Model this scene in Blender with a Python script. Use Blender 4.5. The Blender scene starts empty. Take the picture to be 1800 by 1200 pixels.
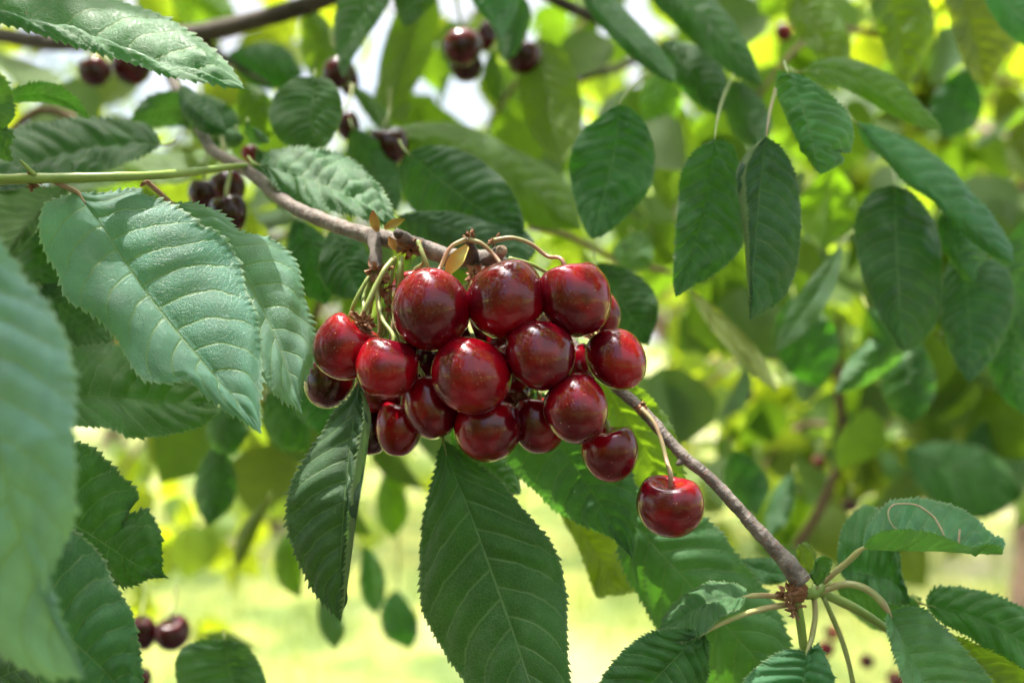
import bpy, math, random
import numpy as np
from mathutils import Vector, Matrix

random.seed(7)
rng = np.random.default_rng(7)
sc = bpy.context.scene
C = sc.collection

# ------------------------------------------------------------------ camera
F = 1750.0                      # focal length in photo pixels (35 mm on 36 mm)
CAM_Z = 1.5
cam_d = bpy.data.cameras.new("camera")
cam = bpy.data.objects.new("camera", cam_d)
C.objects.link(cam)
cam.location = (0, 0, CAM_Z)
cam.rotation_euler = (math.radians(90), 0, 0)
cam_d.lens = 35.0
cam_d.sensor_width = 36.0
cam_d.clip_start = 0.01
cam_d.clip_end = 1000
cam_d.dof.use_dof = True
cam_d.dof.focus_distance = 0.334
cam_d.dof.aperture_fstop = 5.6
cam_d.dof.aperture_blades = 9
sc.camera = cam

# ------------------------------------------------------------------ world, sun, exposure
SUN_EL, SUN_AZ = math.radians(77), math.radians(-70)   # azimuth from +Y towards +X
w = bpy.data.worlds.new("World")
sc.world = w
w.use_nodes = True
nt = w.node_tree
bg = nt.nodes["Background"]
sky = nt.nodes.new("ShaderNodeTexSky")
sky.sky_type = 'NISHITA'
sky.sun_disc = False
sky.sun_elevation = SUN_EL
sky.sun_rotation = SUN_AZ
sky.air_density = 1.0
sky.dust_density = 3.0
# broken white cloud over the blue
_tc = nt.nodes.new("ShaderNodeTexCoord")
_no = nt.nodes.new("ShaderNodeTexNoise"); _no.inputs['Scale'].default_value = 1.7; _no.inputs['Detail'].default_value = 6
_no.inputs['Roughness'].default_value = .55
nt.links.new(_tc.outputs['Generated'], _no.inputs['Vector'])
_mr = nt.nodes.new("ShaderNodeMapRange"); _mr.interpolation_type = 'SMOOTHSTEP'
nt.links.new(_no.outputs['Fac'], _mr.inputs[0]); _mr.inputs[1].default_value = .41; _mr.inputs[2].default_value = .56
_mx = nt.nodes.new("ShaderNodeMix"); _mx.data_type = 'RGBA'
nt.links.new(_mr.outputs[0], _mx.inputs[0]); nt.links.new(sky.outputs[0], _mx.inputs[6]); _mx.inputs[7].default_value = (3.0, 3.15, 3.4, 1)
# the sky is far brighter around the sun (haze and thin cloud scatter forward)
_dp = nt.nodes.new("ShaderNodeVectorMath"); _dp.operation = 'DOT_PRODUCT'
nt.links.new(_tc.outputs['Generated'], _dp.inputs[0])
_dp.inputs[1].default_value = (math.sin(SUN_AZ) * math.cos(SUN_EL), math.cos(SUN_AZ) * math.cos(SUN_EL), math.sin(SUN_EL))
_m1 = nt.nodes.new("ShaderNodeMath"); _m1.operation = 'MAXIMUM'; nt.links.new(_dp.outputs['Value'], _m1.inputs[0]); _m1.inputs[1].default_value = 0
_m2 = nt.nodes.new("ShaderNodeMath"); _m2.operation = 'POWER'; nt.links.new(_m1.outputs[0], _m2.inputs[0]); _m2.inputs[1].default_value = 12
_m3 = nt.nodes.new("ShaderNodeMath"); _m3.operation = 'MULTIPLY_ADD'; nt.links.new(_m2.outputs[0], _m3.inputs[0]); _m3.inputs[1].default_value = 12.0; _m3.inputs[2].default_value = 1.0
_sc = nt.nodes.new("ShaderNodeVectorMath"); _sc.operation = 'SCALE'
nt.links.new(_mx.outputs[2], _sc.inputs[0]); nt.links.new(_m3.outputs[0], _sc.inputs['Scale'])
nt.links.new(_sc.outputs[0], bg.inputs[0])
bg.inputs[1].default_value = 0.15
sd = bpy.data.lights.new("sun", 'SUN')
sd.energy = 4.5
sd.angle = math.radians(0.5)
sd.color = (1.0, 0.95, 0.86)
sun = bpy.data.objects.new("sun", sd)
C.objects.link(sun)
sdir = Vector((math.sin(SUN_AZ) * math.cos(SUN_EL), math.cos(SUN_AZ) * math.cos(SUN_EL), math.sin(SUN_EL)))
sun.rotation_euler = sdir.to_track_quat('Z', 'Y').to_euler()
sun.location = (0, 0, 6)
sc.view_settings.view_transform = 'Standard'
sc.view_settings.look = 'None'
sc.view_settings.gamma = 1
sc.view_settings.exposure = 1.36
sc.cycles.max_bounces = 10
sc.cycles.transmission_bounces = 6
sc.cycles.diffuse_bounces = 5
sc.cycles.sample_clamp_indirect = 6
sc.cycles.use_denoising = True

# ------------------------------------------------------------------ helpers
def P(x, y, d):
    """a point d metres deep that the photo shows at pixel (x, y)"""
    return np.array([(x - 900.0) / F * d, d, CAM_Z + (600.0 - y) / F * d])

def PV(a):
    a = np.asarray(a, float)
    out = np.empty(a.shape)
    d = a[..., 2]
    out[..., 0] = (a[..., 0] - 900) / F * d
    out[..., 1] = d
    out[..., 2] = CAM_Z + (600 - a[..., 1]) / F * d
    return out

def spline(pts, n):
    """smooth curve through pts, n+1 samples evenly spaced by length"""
    p = np.asarray(pts, float)
    if len(p) == 2:
        t = np.linspace(0, 1, n + 1)[:, None]
        return p[0] * (1 - t) + p[1] * t
    q = np.vstack([2 * p[0] - p[1], p, 2 * p[-1] - p[-2]])
    out = []
    K = 24
    for i in range(1, len(q) - 2):
        p0, p1, p2, p3 = q[i - 1], q[i], q[i + 1], q[i + 2]
        L = max(1e-9, np.linalg.norm(p2 - p1))
        m1 = (p2 - p0) / max(1e-9, np.linalg.norm(p2 - p1) + np.linalg.norm(p1 - p0)) * L
        m2 = (p3 - p1) / max(1e-9, np.linalg.norm(p3 - p2) + np.linalg.norm(p2 - p1)) * L
        t = np.linspace(0, 1, K, endpoint=False)[:, None]
        out.append((2*t**3-3*t**2+1)*p1 + (t**3-2*t**2+t)*m1 + (-2*t**3+3*t**2)*p2 + (t**3-t**2)*m2)
    out.append(p[-1][None])
    c = np.vstack(out)
    seg = np.concatenate([[0], np.cumsum(np.linalg.norm(np.diff(c, axis=0), axis=1))])
    s = np.linspace(0, seg[-1], n + 1)
    return np.stack([np.interp(s, seg, c[:, k]) for k in range(c.shape[1])], 1)

def link(name, me, parent=None, mat=None):
    o = bpy.data.objects.new(name, me)
    C.objects.link(o)
    if mat is not None:
        me.materials.append(mat)
    if parent is not None:
        o.parent = parent
        o.matrix_parent_inverse = Matrix.Translation(-Vector(parent.location))
    return o

def mesh(name, v, f, smooth=True, uv=None):
    me = bpy.data.meshes.new(name)
    v = np.asarray(v, float)
    f = np.asarray(f, np.int32)
    me.vertices.add(len(v))
    me.vertices.foreach_set("co", v.ravel())
    k = f.shape[1]
    me.loops.add(f.size)
    me.loops.foreach_set("vertex_index", f.ravel())
    me.polygons.add(len(f))
    me.polygons.foreach_set("loop_start", np.arange(0, f.size, k, dtype=np.int32))
    me.polygons.foreach_set("loop_total", np.full(len(f), k, np.int32))
    me.polygons.foreach_set("use_smooth", np.full(len(f), smooth, bool))
    if uv is not None:
        l = me.uv_layers.new(name="UVMap")
        l.data.foreach_set("uv", np.asarray(uv, float)[f.ravel()].ravel())
    me.update(calc_edges=True)
    me.validate()
    return me

def tag(o, label=None, cat=None, group=None, kind=None):
    if label: o['label'] = label
    if cat: o['category'] = cat
    if group: o['group'] = group
    if kind: o['kind'] = kind
    return o

def thing(name, loc, label, cat, group=None):
    o = bpy.data.objects.new(name, None)
    C.objects.link(o)
    o.location = Vector([float(q) for q in loc])
    o.empty_display_size = 0.01
    return tag(o, label, cat, group)

class MB:
    """collects quads into one mesh"""
    def __init__(s): s.v, s.f, s.uv, s.n = [], [], [], 0
    def add(s, v, f, uv=None):
        v = np.asarray(v, float); f = np.asarray(f, int)
        s.v.append(v); s.f.append(f + s.n); s.n += len(v)
        s.uv.append(np.zeros((len(v), 2)) if uv is None else uv)
    def tube(s, pts, rad, seg=12, n=None, bump=0.0, cap=True, seed=0):
        """pts: 3-D points; rad: radii at the points"""
        pts = np.asarray(pts, float)
        n = n or max(8, len(pts) * 8)
        r = np.interp(np.linspace(0, 1, n + 1), np.linspace(0, 1, len(rad)), rad)
        c = spline(pts, n)
        t = np.gradient(c, axis=0)
        t /= np.linalg.norm(t, axis=1)[:, None] + 1e-12
        ref = np.array([0, 1.0, 0]) if abs(t[0][1]) < .9 else np.array([1.0, 0, 0])
        rs = np.random.default_rng(seed)
        V = []
        ph = rs.uniform(0, 6.28, 8)
        a = np.linspace(0, 2 * np.pi, seg, endpoint=False)
        for i in range(n + 1):
            u = np.cross(t[i], ref); u /= np.linalg.norm(u) + 1e-12
            ref = np.cross(u, t[i])
            w_ = ref
            rr = r[i] * (1 + bump * (np.sin(a * 2 + ph[0] + i * .31) * .5 + np.sin(a * 3 + ph[1] - i * .5) * .4
                         + .6 * math.sin(i * .83 + ph[2]) + .35 * rs.normal(size=seg) + .5 * math.sin(i * 2.1 + ph[3])))
            V.append(c[i] + np.outer(np.cos(a) * rr, u) + np.outer(np.sin(a) * rr, w_))
        V = np.vstack(V)
        Fc = []
        for i in range(n):
            for j in range(seg):
                k = (j + 1) % seg
                Fc.append((i*seg+j, i*seg+k, (i+1)*seg+k, (i+1)*seg+j))
        uv = np.stack([np.repeat(np.linspace(0, 1, n + 1), seg), np.tile(a / 6.283, n + 1)], 1)
        if cap:
            b = len(V)
            V = np.vstack([V, c[0] - t[0] * r[0] * .35, c[-1] + t[-1] * r[-1] * .35])
            uv = np.vstack([uv, [[0, 0], [1, 0]]])
            for j in range(0, seg, 2):
                k, l = (j + 1) % seg, (j + 2) % seg
                Fc.append((b, l, k, j))
                o_ = n * seg
                Fc.append((b + 1, o_ + j, o_ + k, o_ + l))
        s.add(V, Fc, uv)
        return c
    def build(s, name, mat, parent=None, smooth=True):
        me = mesh(name, np.vstack(s.v), np.vstack(s.f), smooth, np.vstack(s.uv))
        return link(name, me, parent, mat)

# ------------------------------------------------------------------ materials
def newmat(name):
    m = bpy.data.materials.new(name)
    m.use_nodes = True
    m.node_tree.nodes.clear()
    return m, m.node_tree.nodes, m.node_tree.links

class G:
    """tiny node-graph helper"""
    def __init__(s, nodes, links): s.n, s.l = nodes, links
    def put(s, sock, v):
        if isinstance(v, bpy.types.NodeSocket): s.l.new(v, sock)
        else: sock.default_value = v
    def math(s, op, a, b=0.0, c=0.0, clamp=False):
        n = s.n.new("ShaderNodeMath"); n.operation = op; n.use_clamp = clamp
        s.put(n.inputs[0], a); s.put(n.inputs[1], b)
        if len(n.inputs) > 2: s.put(n.inputs[2], c)
        return n.outputs[0]
    def ramp(s, v, lo, hi, a=0.0, b=1.0):
        n = s.n.new("ShaderNodeMapRange"); n.interpolation_type = 'SMOOTHSTEP'
        s.put(n.inputs[0], v); s.put(n.inputs[1], lo); s.put(n.inputs[2], hi); s.put(n.inputs[3], a); s.put(n.inputs[4], b)
        return n.outputs[0]
    def mix(s, f, a, b, mode='MIX'):
        n = s.n.new("ShaderNodeMix"); n.data_type = 'RGBA'; n.blend_type = mode
        s.put(n.inputs[0], f); s.put(n.inputs[6], a); s.put(n.inputs[7], b)
        return n.outputs[2]
    def noise(s, vec, scale, detail=3, rough=.5, dist=0.0):
        n = s.n.new("ShaderNodeTexNoise")
        if vec is not None: s.put(n.inputs['Vector'], vec)
        n.inputs['Scale'].default_value = scale; n.inputs['Detail'].default_value = detail
        n.inputs['Roughness'].default_value = rough; n.inputs['Distortion'].default_value = dist
        return n.outputs['Fac']
    def voro(s, vec, scale, feature='F1'):
        n = s.n.new("ShaderNodeTexVoronoi"); n.feature = feature
        s.put(n.inputs['Vector'], vec); n.inputs['Scale'].default_value = scale
        return n.outputs['Distance'], (n.outputs['Color'] if 'Color' in n.outputs else None)
    def mapv(s, vec, scale):
        n = s.n.new("ShaderNodeMapping"); s.put(n.inputs[0], vec); n.inputs[3].default_value = scale
        return n.outputs[0]
    def bump(s, h, strength, dist):
        n = s.n.new("ShaderNodeBump"); s.put(n.inputs['Strength'], strength); s.put(n.inputs['Distance'], dist)
        s.put(n.inputs['Height'], h)
        return n.outputs[0]

def c4(r, g, b): return (r, g, b, 1.0)

NV, SL, CV = 11.0, 0.10, 0.07      # side veins per half, their slant and curve

def leaf_material(name, top, under, trans, tfac=.38, rough=.40, detail=True, veins=(.15, .25, .09)):
    m, n, l = newmat(name)
    g = G(n, l)
    tc = n.new("ShaderNodeTexCoord")
    oi = n.new("ShaderNodeObjectInfo")
    geo = n.new("ShaderNodeNewGeometry")
    sep = n.new("ShaderNodeSeparateXYZ"); l.new(tc.outputs['UV'], sep.inputs[0])
    u, v = sep.outputs[0], sep.outputs[1]
    off = g.math('MULTIPLY', oi.outputs['Random'], 40.0)
    comb = n.new("ShaderNodeCombineXYZ")
    g.put(comb.inputs[0], g.math('MULTIPLY', u, 2.1)); g.put(comb.inputs[1], v); g.put(comb.inputs[2], off)
    q = comb.outputs[0]
    big = g.noise(q, 3.0, 4, .6)
    col = g.mix(g.ramp(big, .3, .75), c4(*[t * .78 for t in top]), c4(*[t * 1.25 for t in top]))
    col = g.mix(1.0, col, oi.outputs['Color'], 'MULTIPLY')
    ucol = g.mix(.35, c4(*under), g.mix(1.0, c4(*under), oi.outputs['Color'], 'MULTIPLY'))
    tcol = g.mix(g.ramp(big, .3, .75), c4(*[t * .85 for t in trans]), c4(*[min(1, t * 1.1) for t in trans]))
    height = None
    if detail:
        a = g.math('ABSOLUTE', g.math('MULTIPLY', g.math('SUBTRACT', v, .5), 2.0))
        wob = g.math('MULTIPLY', g.math('SUBTRACT', g.noise(q, 7.0, 2), .5), .55)
        side = g.math('GREATER_THAN', v, .5)
        ph = g.math('ADD', g.math('MULTIPLY', g.math('SUBTRACT', g.math('SUBTRACT', u, g.math('MULTIPLY', a, SL)),
             g.math('MULTIPLY', g.math('MULTIPLY', a, a), CV)), NV), g.math('MULTIPLY', side, .4))
        ph = g.math('ADD', ph, g.math('MULTIPLY', wob, a))
        fr = g.math('ABSOLUTE', g.math('SUBTRACT', g.math('FRACT', ph), .5))       # 0 on a vein
        vein = g.ramp(fr, .018, .070, 1.0, 0.0)
        vein = g.math('MULTIPLY', vein, g.ramp(a, .75, 1.0, 1.0, .15))
        midr = g.ramp(a, .008, .022, 1.0, 0.0)
        vd, vc = g.voro(g.mapv(q, (1, 1.3, 1)), 34.0, 'DISTANCE_TO_EDGE')
        net = g.ramp(vd, 0.0, .10, 1.0, 0.0)
        vd2, _ = g.voro(g.mapv(q, (1, 1.2, 1)), 90.0, 'DISTANCE_TO_EDGE')
        net2 = g.ramp(vd2, 0.0, .14, 1.0, 0.0)
        vall = g.math('MAXIMUM', midr, g.math('MULTIPLY', vein, .85))
        col = g.mix(g.math('MULTIPLY', net, .28), col, c4(*veins))
        col = g.mix(g.math('MULTIPLY', vall, .85), col, c4(*veins))
        ucol = g.mix(g.math('MULTIPLY', vall, .7), ucol, c4(.30, .36, .15))
        ucol = g.mix(g.math('MULTIPLY', net, .30), ucol, c4(.26, .32, .13))
        tcol = g.mix(g.math('MULTIPLY', vall, .45), tcol, c4(.10, .22, .02))
        tcol = g.mix(g.math('MULTIPLY', net, .25), tcol, c4(.12, .26, .02))
        # specks of dust and a few brown blemishes
        sd_, sc_ = g.voro(g.mapv(q, (1, 1, 1)), 26.0, 'F1')
        spk = g.ramp(sd_, .03, .06, 1.0, 0.0)
        sel = g.noise(q, 11.0, 1)
        col = g.mix(g.math('MULTIPLY', spk, g.ramp(sel, .60, .66)), col, c4(.45, .45, .36))
        br, _ = g.voro(q, 4.3, 'F1')
        col = g.mix(g.math('MULTIPLY', g.ramp(br, .035, .06, .75, 0.0), g.ramp(big, .44, .50)), col, c4(.16, .06, .03))
        # a faint dusty bloom in patches
        col = g.mix(g.math('MULTIPLY', g.ramp(g.noise(q, 5.5, 5, .7), .48, .72), .16), col, c4(.28, .33, .26))
        rim = g.ramp(a, .955, .995)
        col = g.mix(g.math('MULTIPLY', rim, .45), col, c4(.34, .38, .20))
        fine = g.noise(q, 120.0, 3, .7)
        hh = g.math('ADD', g.math('MULTIPLY', vall, -1.0), g.math('MULTIPLY', net, -.5))
        hh = g.math('ADD', hh, g.math('MULTIPLY', net2, -.22))
        hh = g.math('ADD', hh, g.math('MULTIPLY', fine, .30))
        hh = g.math('ADD', hh, g.math('MULTIPLY', g.noise(q, 16.0, 3, .6), .9))
        height = g.bump(hh, .5, .00045)
        rgh = g.ramp(g.noise(q, 9.0, 4), .3, .7, rough - .07, rough + .12)
    else:
        rgh = rough + .03
    bf = geo.outputs['Backfacing']
    face = g.mix(bf, col, ucol)
    pr = n.new("ShaderNodeBsdfPrincipled")
    l.new(face, pr.inputs['Base Color'])
    g.put(pr.inputs['Roughness'], g.math('ADD', rgh, g.math('MULTIPLY', bf, .2)))
    pr.inputs['Specular IOR Level'].default_value = .55
    tr = n.new("ShaderNodeBsdfTranslucent")
    tcol = g.mix(.9, tcol, g.mix(1.0, tcol, oi.outputs['Color'], 'MULTIPLY'))
    l.new(tcol, tr.inputs[0])
    if height is not None:
        l.new(height, pr.inputs['Normal']); l.new(height, tr.inputs['Normal'])
    mx = n.new("ShaderNodeMixShader")
    mx.inputs[0].default_value = tfac
    l.new(pr.outputs[0], mx.inputs[1]); l.new(tr.outputs[0], mx.inputs[2])
    out = n.new("ShaderNodeOutputMaterial")
    l.new(mx.outputs[0], out.inputs[0])
    return m

M = {}
M['leaf'] = leaf_material('cherry leaf, mature', (.033, .102, .036), (.15, .24, .085), (.16, .42, .024), .27, .47)
M['leaf_soft'] = leaf_material('cherry leaf, young', (.055, .140, .035), (.15, .23, .07), (.40, .60, .020), .55, .44)
M['crown'] = leaf_material('crown leaves', (.040, .105, .026), (.10, .17, .05), (.38, .53, .02), .50, .46, detail=False)

def cherry_material(name, dark, bright, bias):
    m, n, l = newmat(name); g = G(n, l)
    tc = n.new("ShaderNodeTexCoord"); oi = n.new("ShaderNodeObjectInfo")
    add = n.new("ShaderNodeVectorMath"); add.operation = 'ADD'
    l.new(tc.outputs['Object'], add.inputs[0])
    cb = n.new("ShaderNodeCombineXYZ"); g.put(cb.inputs[0], g.math('MULTIPLY', oi.outputs['Random'], 9.0))
    g.put(cb.inputs[2], g.math('MULTIPLY', oi.outputs['Random'], 5.0))
    l.new(cb.outputs[0], add.inputs[1])
    q = add.outputs[0]
    big = g.noise(q, 62.0, 2, .5, .4)
    col = g.mix(g.ramp(big, bias, bias + .32), c4(*dark), c4(*bright))
    streak = g.noise(g.mapv(q, (1, 1, .25)), 700.0, 4, .6)
    col = g.mix(g.math('MULTIPLY', g.ramp(streak, .35, .75), .1), col, c4(dark[0] * .6, dark[1], dark[2]))
    mott = g.noise(q, 330.0, 4, .65)
    col = g.mix(g.math('MULTIPLY', g.ramp(mott, .52, .80), .12), col, c4(.34, .018, .008))
    d, vc = g.voro(q, 560.0, 'F1')
    sel = g.noise(q, 260.0, 1)
    dot = g.math('MULTIPLY', g.ramp(d, .07, .16, 1.0, 0.0), g.ramp(sel, .50, .60))
    col = g.mix(g.math('MULTIPLY', dot, .55), col, c4(.62, .32, .20))
    pr = n.new("ShaderNodeBsdfPrincipled")
    l.new(col, pr.inputs['Base Color'])
    g.put(pr.inputs['Roughness'], g.ramp(g.noise(q, 200.0, 4), .3, .75, .17, .30))
    pr.inputs['Specular IOR Level'].default_value = .22
    pr.inputs['Subsurface Weight'].default_value = .35
    pr.inputs['Subsurface Radius'].default_value = (1.0, .12, .08)
    pr.inputs['Subsurface Scale'].default_value = .004
    pr.inputs['Coat Weight'].default_value = .75
    pr.inputs['Coat IOR'].default_value = 1.5
    g.put(pr.inputs['Coat Roughness'], g.ramp(g.noise(q, 420.0, 3), .4, .8, .05, .12))
    hb = g.math('ADD', g.math('MULTIPLY', g.noise(q, 240.0, 4), .8), g.math('MULTIPLY', dot, .25))
    bn = g.bump(hb, .18, .00030)
    l.new(bn, pr.inputs['Normal']); l.new(bn, pr.inputs['Coat Normal'])
    out = n.new("ShaderNodeOutputMaterial"); l.new(pr.outputs[0], out.inputs[0])
    return m
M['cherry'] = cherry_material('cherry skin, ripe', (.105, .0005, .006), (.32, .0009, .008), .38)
M['cherry_dark'] = cherry_material('cherry skin, overripe', (.035, .0005, .004), (.12, .0008, .005), .46)  # darker red skin for rear and background fruit

def simple(name, col, col2, scale, rough=.55, bump=.4, bd=.0004, stretch=(1, 1, 1), sss=0.0, low=.35, high=.7, coord='Object'):
    m, n, l = newmat(name); g = G(n, l)
    tc = n.new("ShaderNodeTexCoord")
    q = g.mapv(tc.outputs[coord], stretch)
    a = g.noise(q, scale, 5, .6)
    col_ = g.mix(g.ramp(a, low, high), c4(*col), c4(*col2))
    pr = n.new("ShaderNodeBsdfPrincipled"); l.new(col_, pr.inputs['Base Color'])
    pr.inputs['Roughness'].default_value = rough
    pr.inputs['Subsurface Weight'].default_value = sss
    pr.inputs['Subsurface Scale'].default_value = .002
    l.new(g.bump(g.noise(q, scale * 3, 4, .65), bump, bd), pr.inputs['Normal'])
    out = n.new("ShaderNodeOutputMaterial"); l.new(pr.outputs[0], out.inputs[0])
    return m
M['stem'] = simple('green stalk', (.22, .30, .07), (.32, .33, .13), 90, .42, .2, .0002, sss=.2)
M['stem_pink'] = simple('pinkish stalk', (.36, .20, .14), (.30, .30, .12), 70, .42, .2, .0002, sss=.2)
M['petiole'] = simple('yellow petiole', (.40, .40, .15), (.38, .28, .14), 60, .42, .2, .0002, sss=.2)
M['shoot'] = simple('green shoot', (.20, .30, .06), (.28, .36, .08), 50, .40, .25, .0002, sss=.1)
M['scale'] = simple('dry bud scale', (.20, .075, .030), (.36, .19, .10), 300, .7, .8, .0006)
M['bract'] = simple('yellow bract', (.60, .48, .10), (.55, .30, .10), 120, .5, .3, .0003, sss=.3)
M['cut'] = simple('cut wood', (.34, .25, .17), (.16, .10, .07), 400, .8, .8, .0005)
M['straw'] = simple('dry straw', (.50, .38, .22), (.36, .25, .14), 300, .6, .3, .0002)
M['dark_bark'] = simple('dark limb bark', (.040, .030, .024), (.11, .085, .065), 45, .8, 1.0, .002)
M['far_bark'] = simple('brown trunk bark', (.13, .075, .045), (.26, .17, .11), 18, .85, 1.0, .006)  # brown bark of the distant trunks, limbs and blurred twigs

def bark():
    m, n, l = newmat('young cherry bark'); g = G(n, l)
    tc = n.new("ShaderNodeTexCoord")
    q = tc.outputs['Object']; uvq = g.mapv(tc.outputs['UV'], (60, 1.2, 1))
    a = g.noise(q, 130, 5, .65)
    col = g.mix(g.ramp(a, .35, .68), c4(.13, .10, .085), c4(.29, .24, .205))
    ring = g.noise(uvq, 2.2, 5, .7)
    col = g.mix(g.math('MULTIPLY', g.ramp(ring, .55, .72), .65), col, c4(.36, .32, .28))
    lent = g.noise(g.mapv(tc.outputs['UV'], (75, 2.2, 1)), 3.1, 1)
    lm = g.ramp(lent, .62, .68)
    col = g.mix(g.math('MULTIPLY', lm, .85), col, c4(.34, .15, .10))
    spot = g.noise(q, 900, 3)
    col = g.mix(g.math('MULTIPLY', g.ramp(spot, .55, .75), .4), col, c4(.12, .08, .065))
    pr = n.new("ShaderNodeBsdfPrincipled"); l.new(col, pr.inputs['Base Color'])
    pr.inputs['Roughness'].default_value = .5
    h = g.math('ADD', g.math('ADD', g.math('MULTIPLY', ring, 1.2), g.math('MULTIPLY', lm, .7)), g.math('MULTIPLY', g.noise(q, 700, 4), .6))
    l.new(g.bump(h, .9, .0012), pr.inputs['Normal'])
    out = n.new("ShaderNodeOutputMaterial"); l.new(pr.outputs[0], out.inputs[0])
    return m
M['bark'] = bark()

# ------------------------------------------------------------------ setting: ground and grass
def ground_material():
    m, n, l = newmat('meadow ground'); g = G(n, l)
    tc = n.new("ShaderNodeTexCoord"); q = tc.outputs['Object']
    col = g.mix(g.ramp(g.noise(q, 1.3, 5, .6), .42, .58), c4(.065, .11, .010), c4(.26, .275, .05))
    col = g.mix(g.ramp(g.noise(q, .35, 4, .6), .50, .66), col, c4(.34, .29, .19))
    col = g.mix(g.math('MULTIPLY', g.ramp(g.noise(q, 14, 4, .7), .4, .7), .5), col, c4(.13, .18, .04))
    # unseen strip around the camera painted dark to dim reflections and bounce light
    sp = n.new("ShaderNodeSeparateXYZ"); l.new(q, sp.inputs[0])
    dim_strip = g.ramp(g.math('ADD', sp.outputs[1], g.math('MULTIPLY', g.noise(q, 2.0, 4), 1.2)), 3.0, 3.5, 1.0, 0.0)
    dim_strip = g.math('MULTIPLY', dim_strip, g.ramp(sp.outputs[1], -6.0, -5.0))
    col = g.mix(dim_strip, col, g.mix(g.noise(q, 9, 5, .7), c4(.045, .034, .024), c4(.10, .075, .05)))
    pr = n.new("ShaderNodeBsdfPrincipled"); l.new(col, pr.inputs['Base Color'])
    pr.inputs['Roughness'].default_value = .9
    l.new(g.bump(g.noise(q, 25, 5, .7), 1.0, .05), pr.inputs['Normal'])
    out = n.new("ShaderNodeOutputMaterial"); l.new(pr.outputs[0], out.inputs[0])
    return m
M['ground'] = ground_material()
gx = np.concatenate([np.linspace(-400, -14, 10), np.linspace(-12, 12, 61), np.linspace(14, 400, 10)])
gy = np.concatenate([np.linspace(-400, -14, 10), np.linspace(-12, 22, 86), np.linspace(25, 600, 10)])
X, Y = np.meshgrid(gx, gy, indexing='ij')
near = np.clip(1 - np.hypot(X, Y - 5) / 22, 0, 1)
Z = near * (.035 * np.sin(X * 1.3 + .4 * Y) + .03 * np.sin(Y * 1.9 - X * .6))
idx = np.arange(X.size).reshape(X.shape)
gf = np.stack([idx[:-1, :-1], idx[1:, :-1], idx[1:, 1:], idx[:-1, 1:]], -1).reshape(-1, 4)
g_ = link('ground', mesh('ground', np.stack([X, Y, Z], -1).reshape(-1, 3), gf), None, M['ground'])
tag(g_, kind='structure')

def blade_material():
    m, n, l = newmat('grass blades'); g = G(n, l)
    tc = n.new("ShaderNodeTexCoord")
    col = g.mix(g.ramp(g.noise(tc.outputs['Object'], 3.0, 3), .35, .65), c4(.11, .18, .02), c4(.26, .30, .06))
    pr = n.new("ShaderNodeBsdfPrincipled"); l.new(col, pr.inputs['Base Color']); pr.inputs['Roughness'].default_value = .5
    tr = n.new("ShaderNodeBsdfTranslucent"); l.new(g.mix(.5, col, c4(.5, .6, .08)), tr.inputs[0])
    mx = n.new("ShaderNodeMixShader"); mx.inputs[0].default_value = .45
    l.new(pr.outputs[0], mx.inputs[1]); l.new(tr.outputs[0], mx.inputs[2])
    out = n.new("ShaderNodeOutputMaterial"); l.new(mx.outputs[0], out.inputs[0])
    return m
NB = 26000
bx = rng.uniform(-6, 7, NB); by = 2.2 + 10 * rng.random(NB) ** 1.3
ba = rng.uniform(0, 2 * np.pi, NB); bh = rng.uniform(.05, .16, NB); bw = rng.uniform(.003, .006, NB)
lean = rng.uniform(.2, .8, NB) * bh; la = rng.uniform(0, 2 * np.pi, NB)
dx, dy = np.cos(ba) * bw, np.sin(ba) * bw
lx, ly = np.cos(la) * lean, np.sin(la) * lean
z0 = np.full(NB, -.05)
V = np.stack([
    np.stack([bx - dx, by - dy, z0], 1), np.stack([bx + dx, by + dy, z0], 1),
    np.stack([bx + dx * .7 + lx * .35, by + dy * .7 + ly * .35, bh * .6], 1), np.stack([bx - dx * .7 + lx * .35, by - dy * .7 + ly * .35, bh * .6], 1),
    np.stack([bx + lx + dx * .1, by + ly + dy * .1, bh], 1), np.stack([bx + lx - dx * .1, by + ly - dy * .1, bh], 1)], 1).reshape(-1, 3)
base = np.arange(NB)[:, None] * 6
Fb = np.vstack([base + np.array([[0, 1, 2, 3]]), base + np.array([[3, 2, 4, 5]])])
gr = link('grass', mesh('grass', V, Fb), None, blade_material())
tag(gr, 'pale sunlit meadow grass under the trees', 'grass', kind='stuff')

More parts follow.
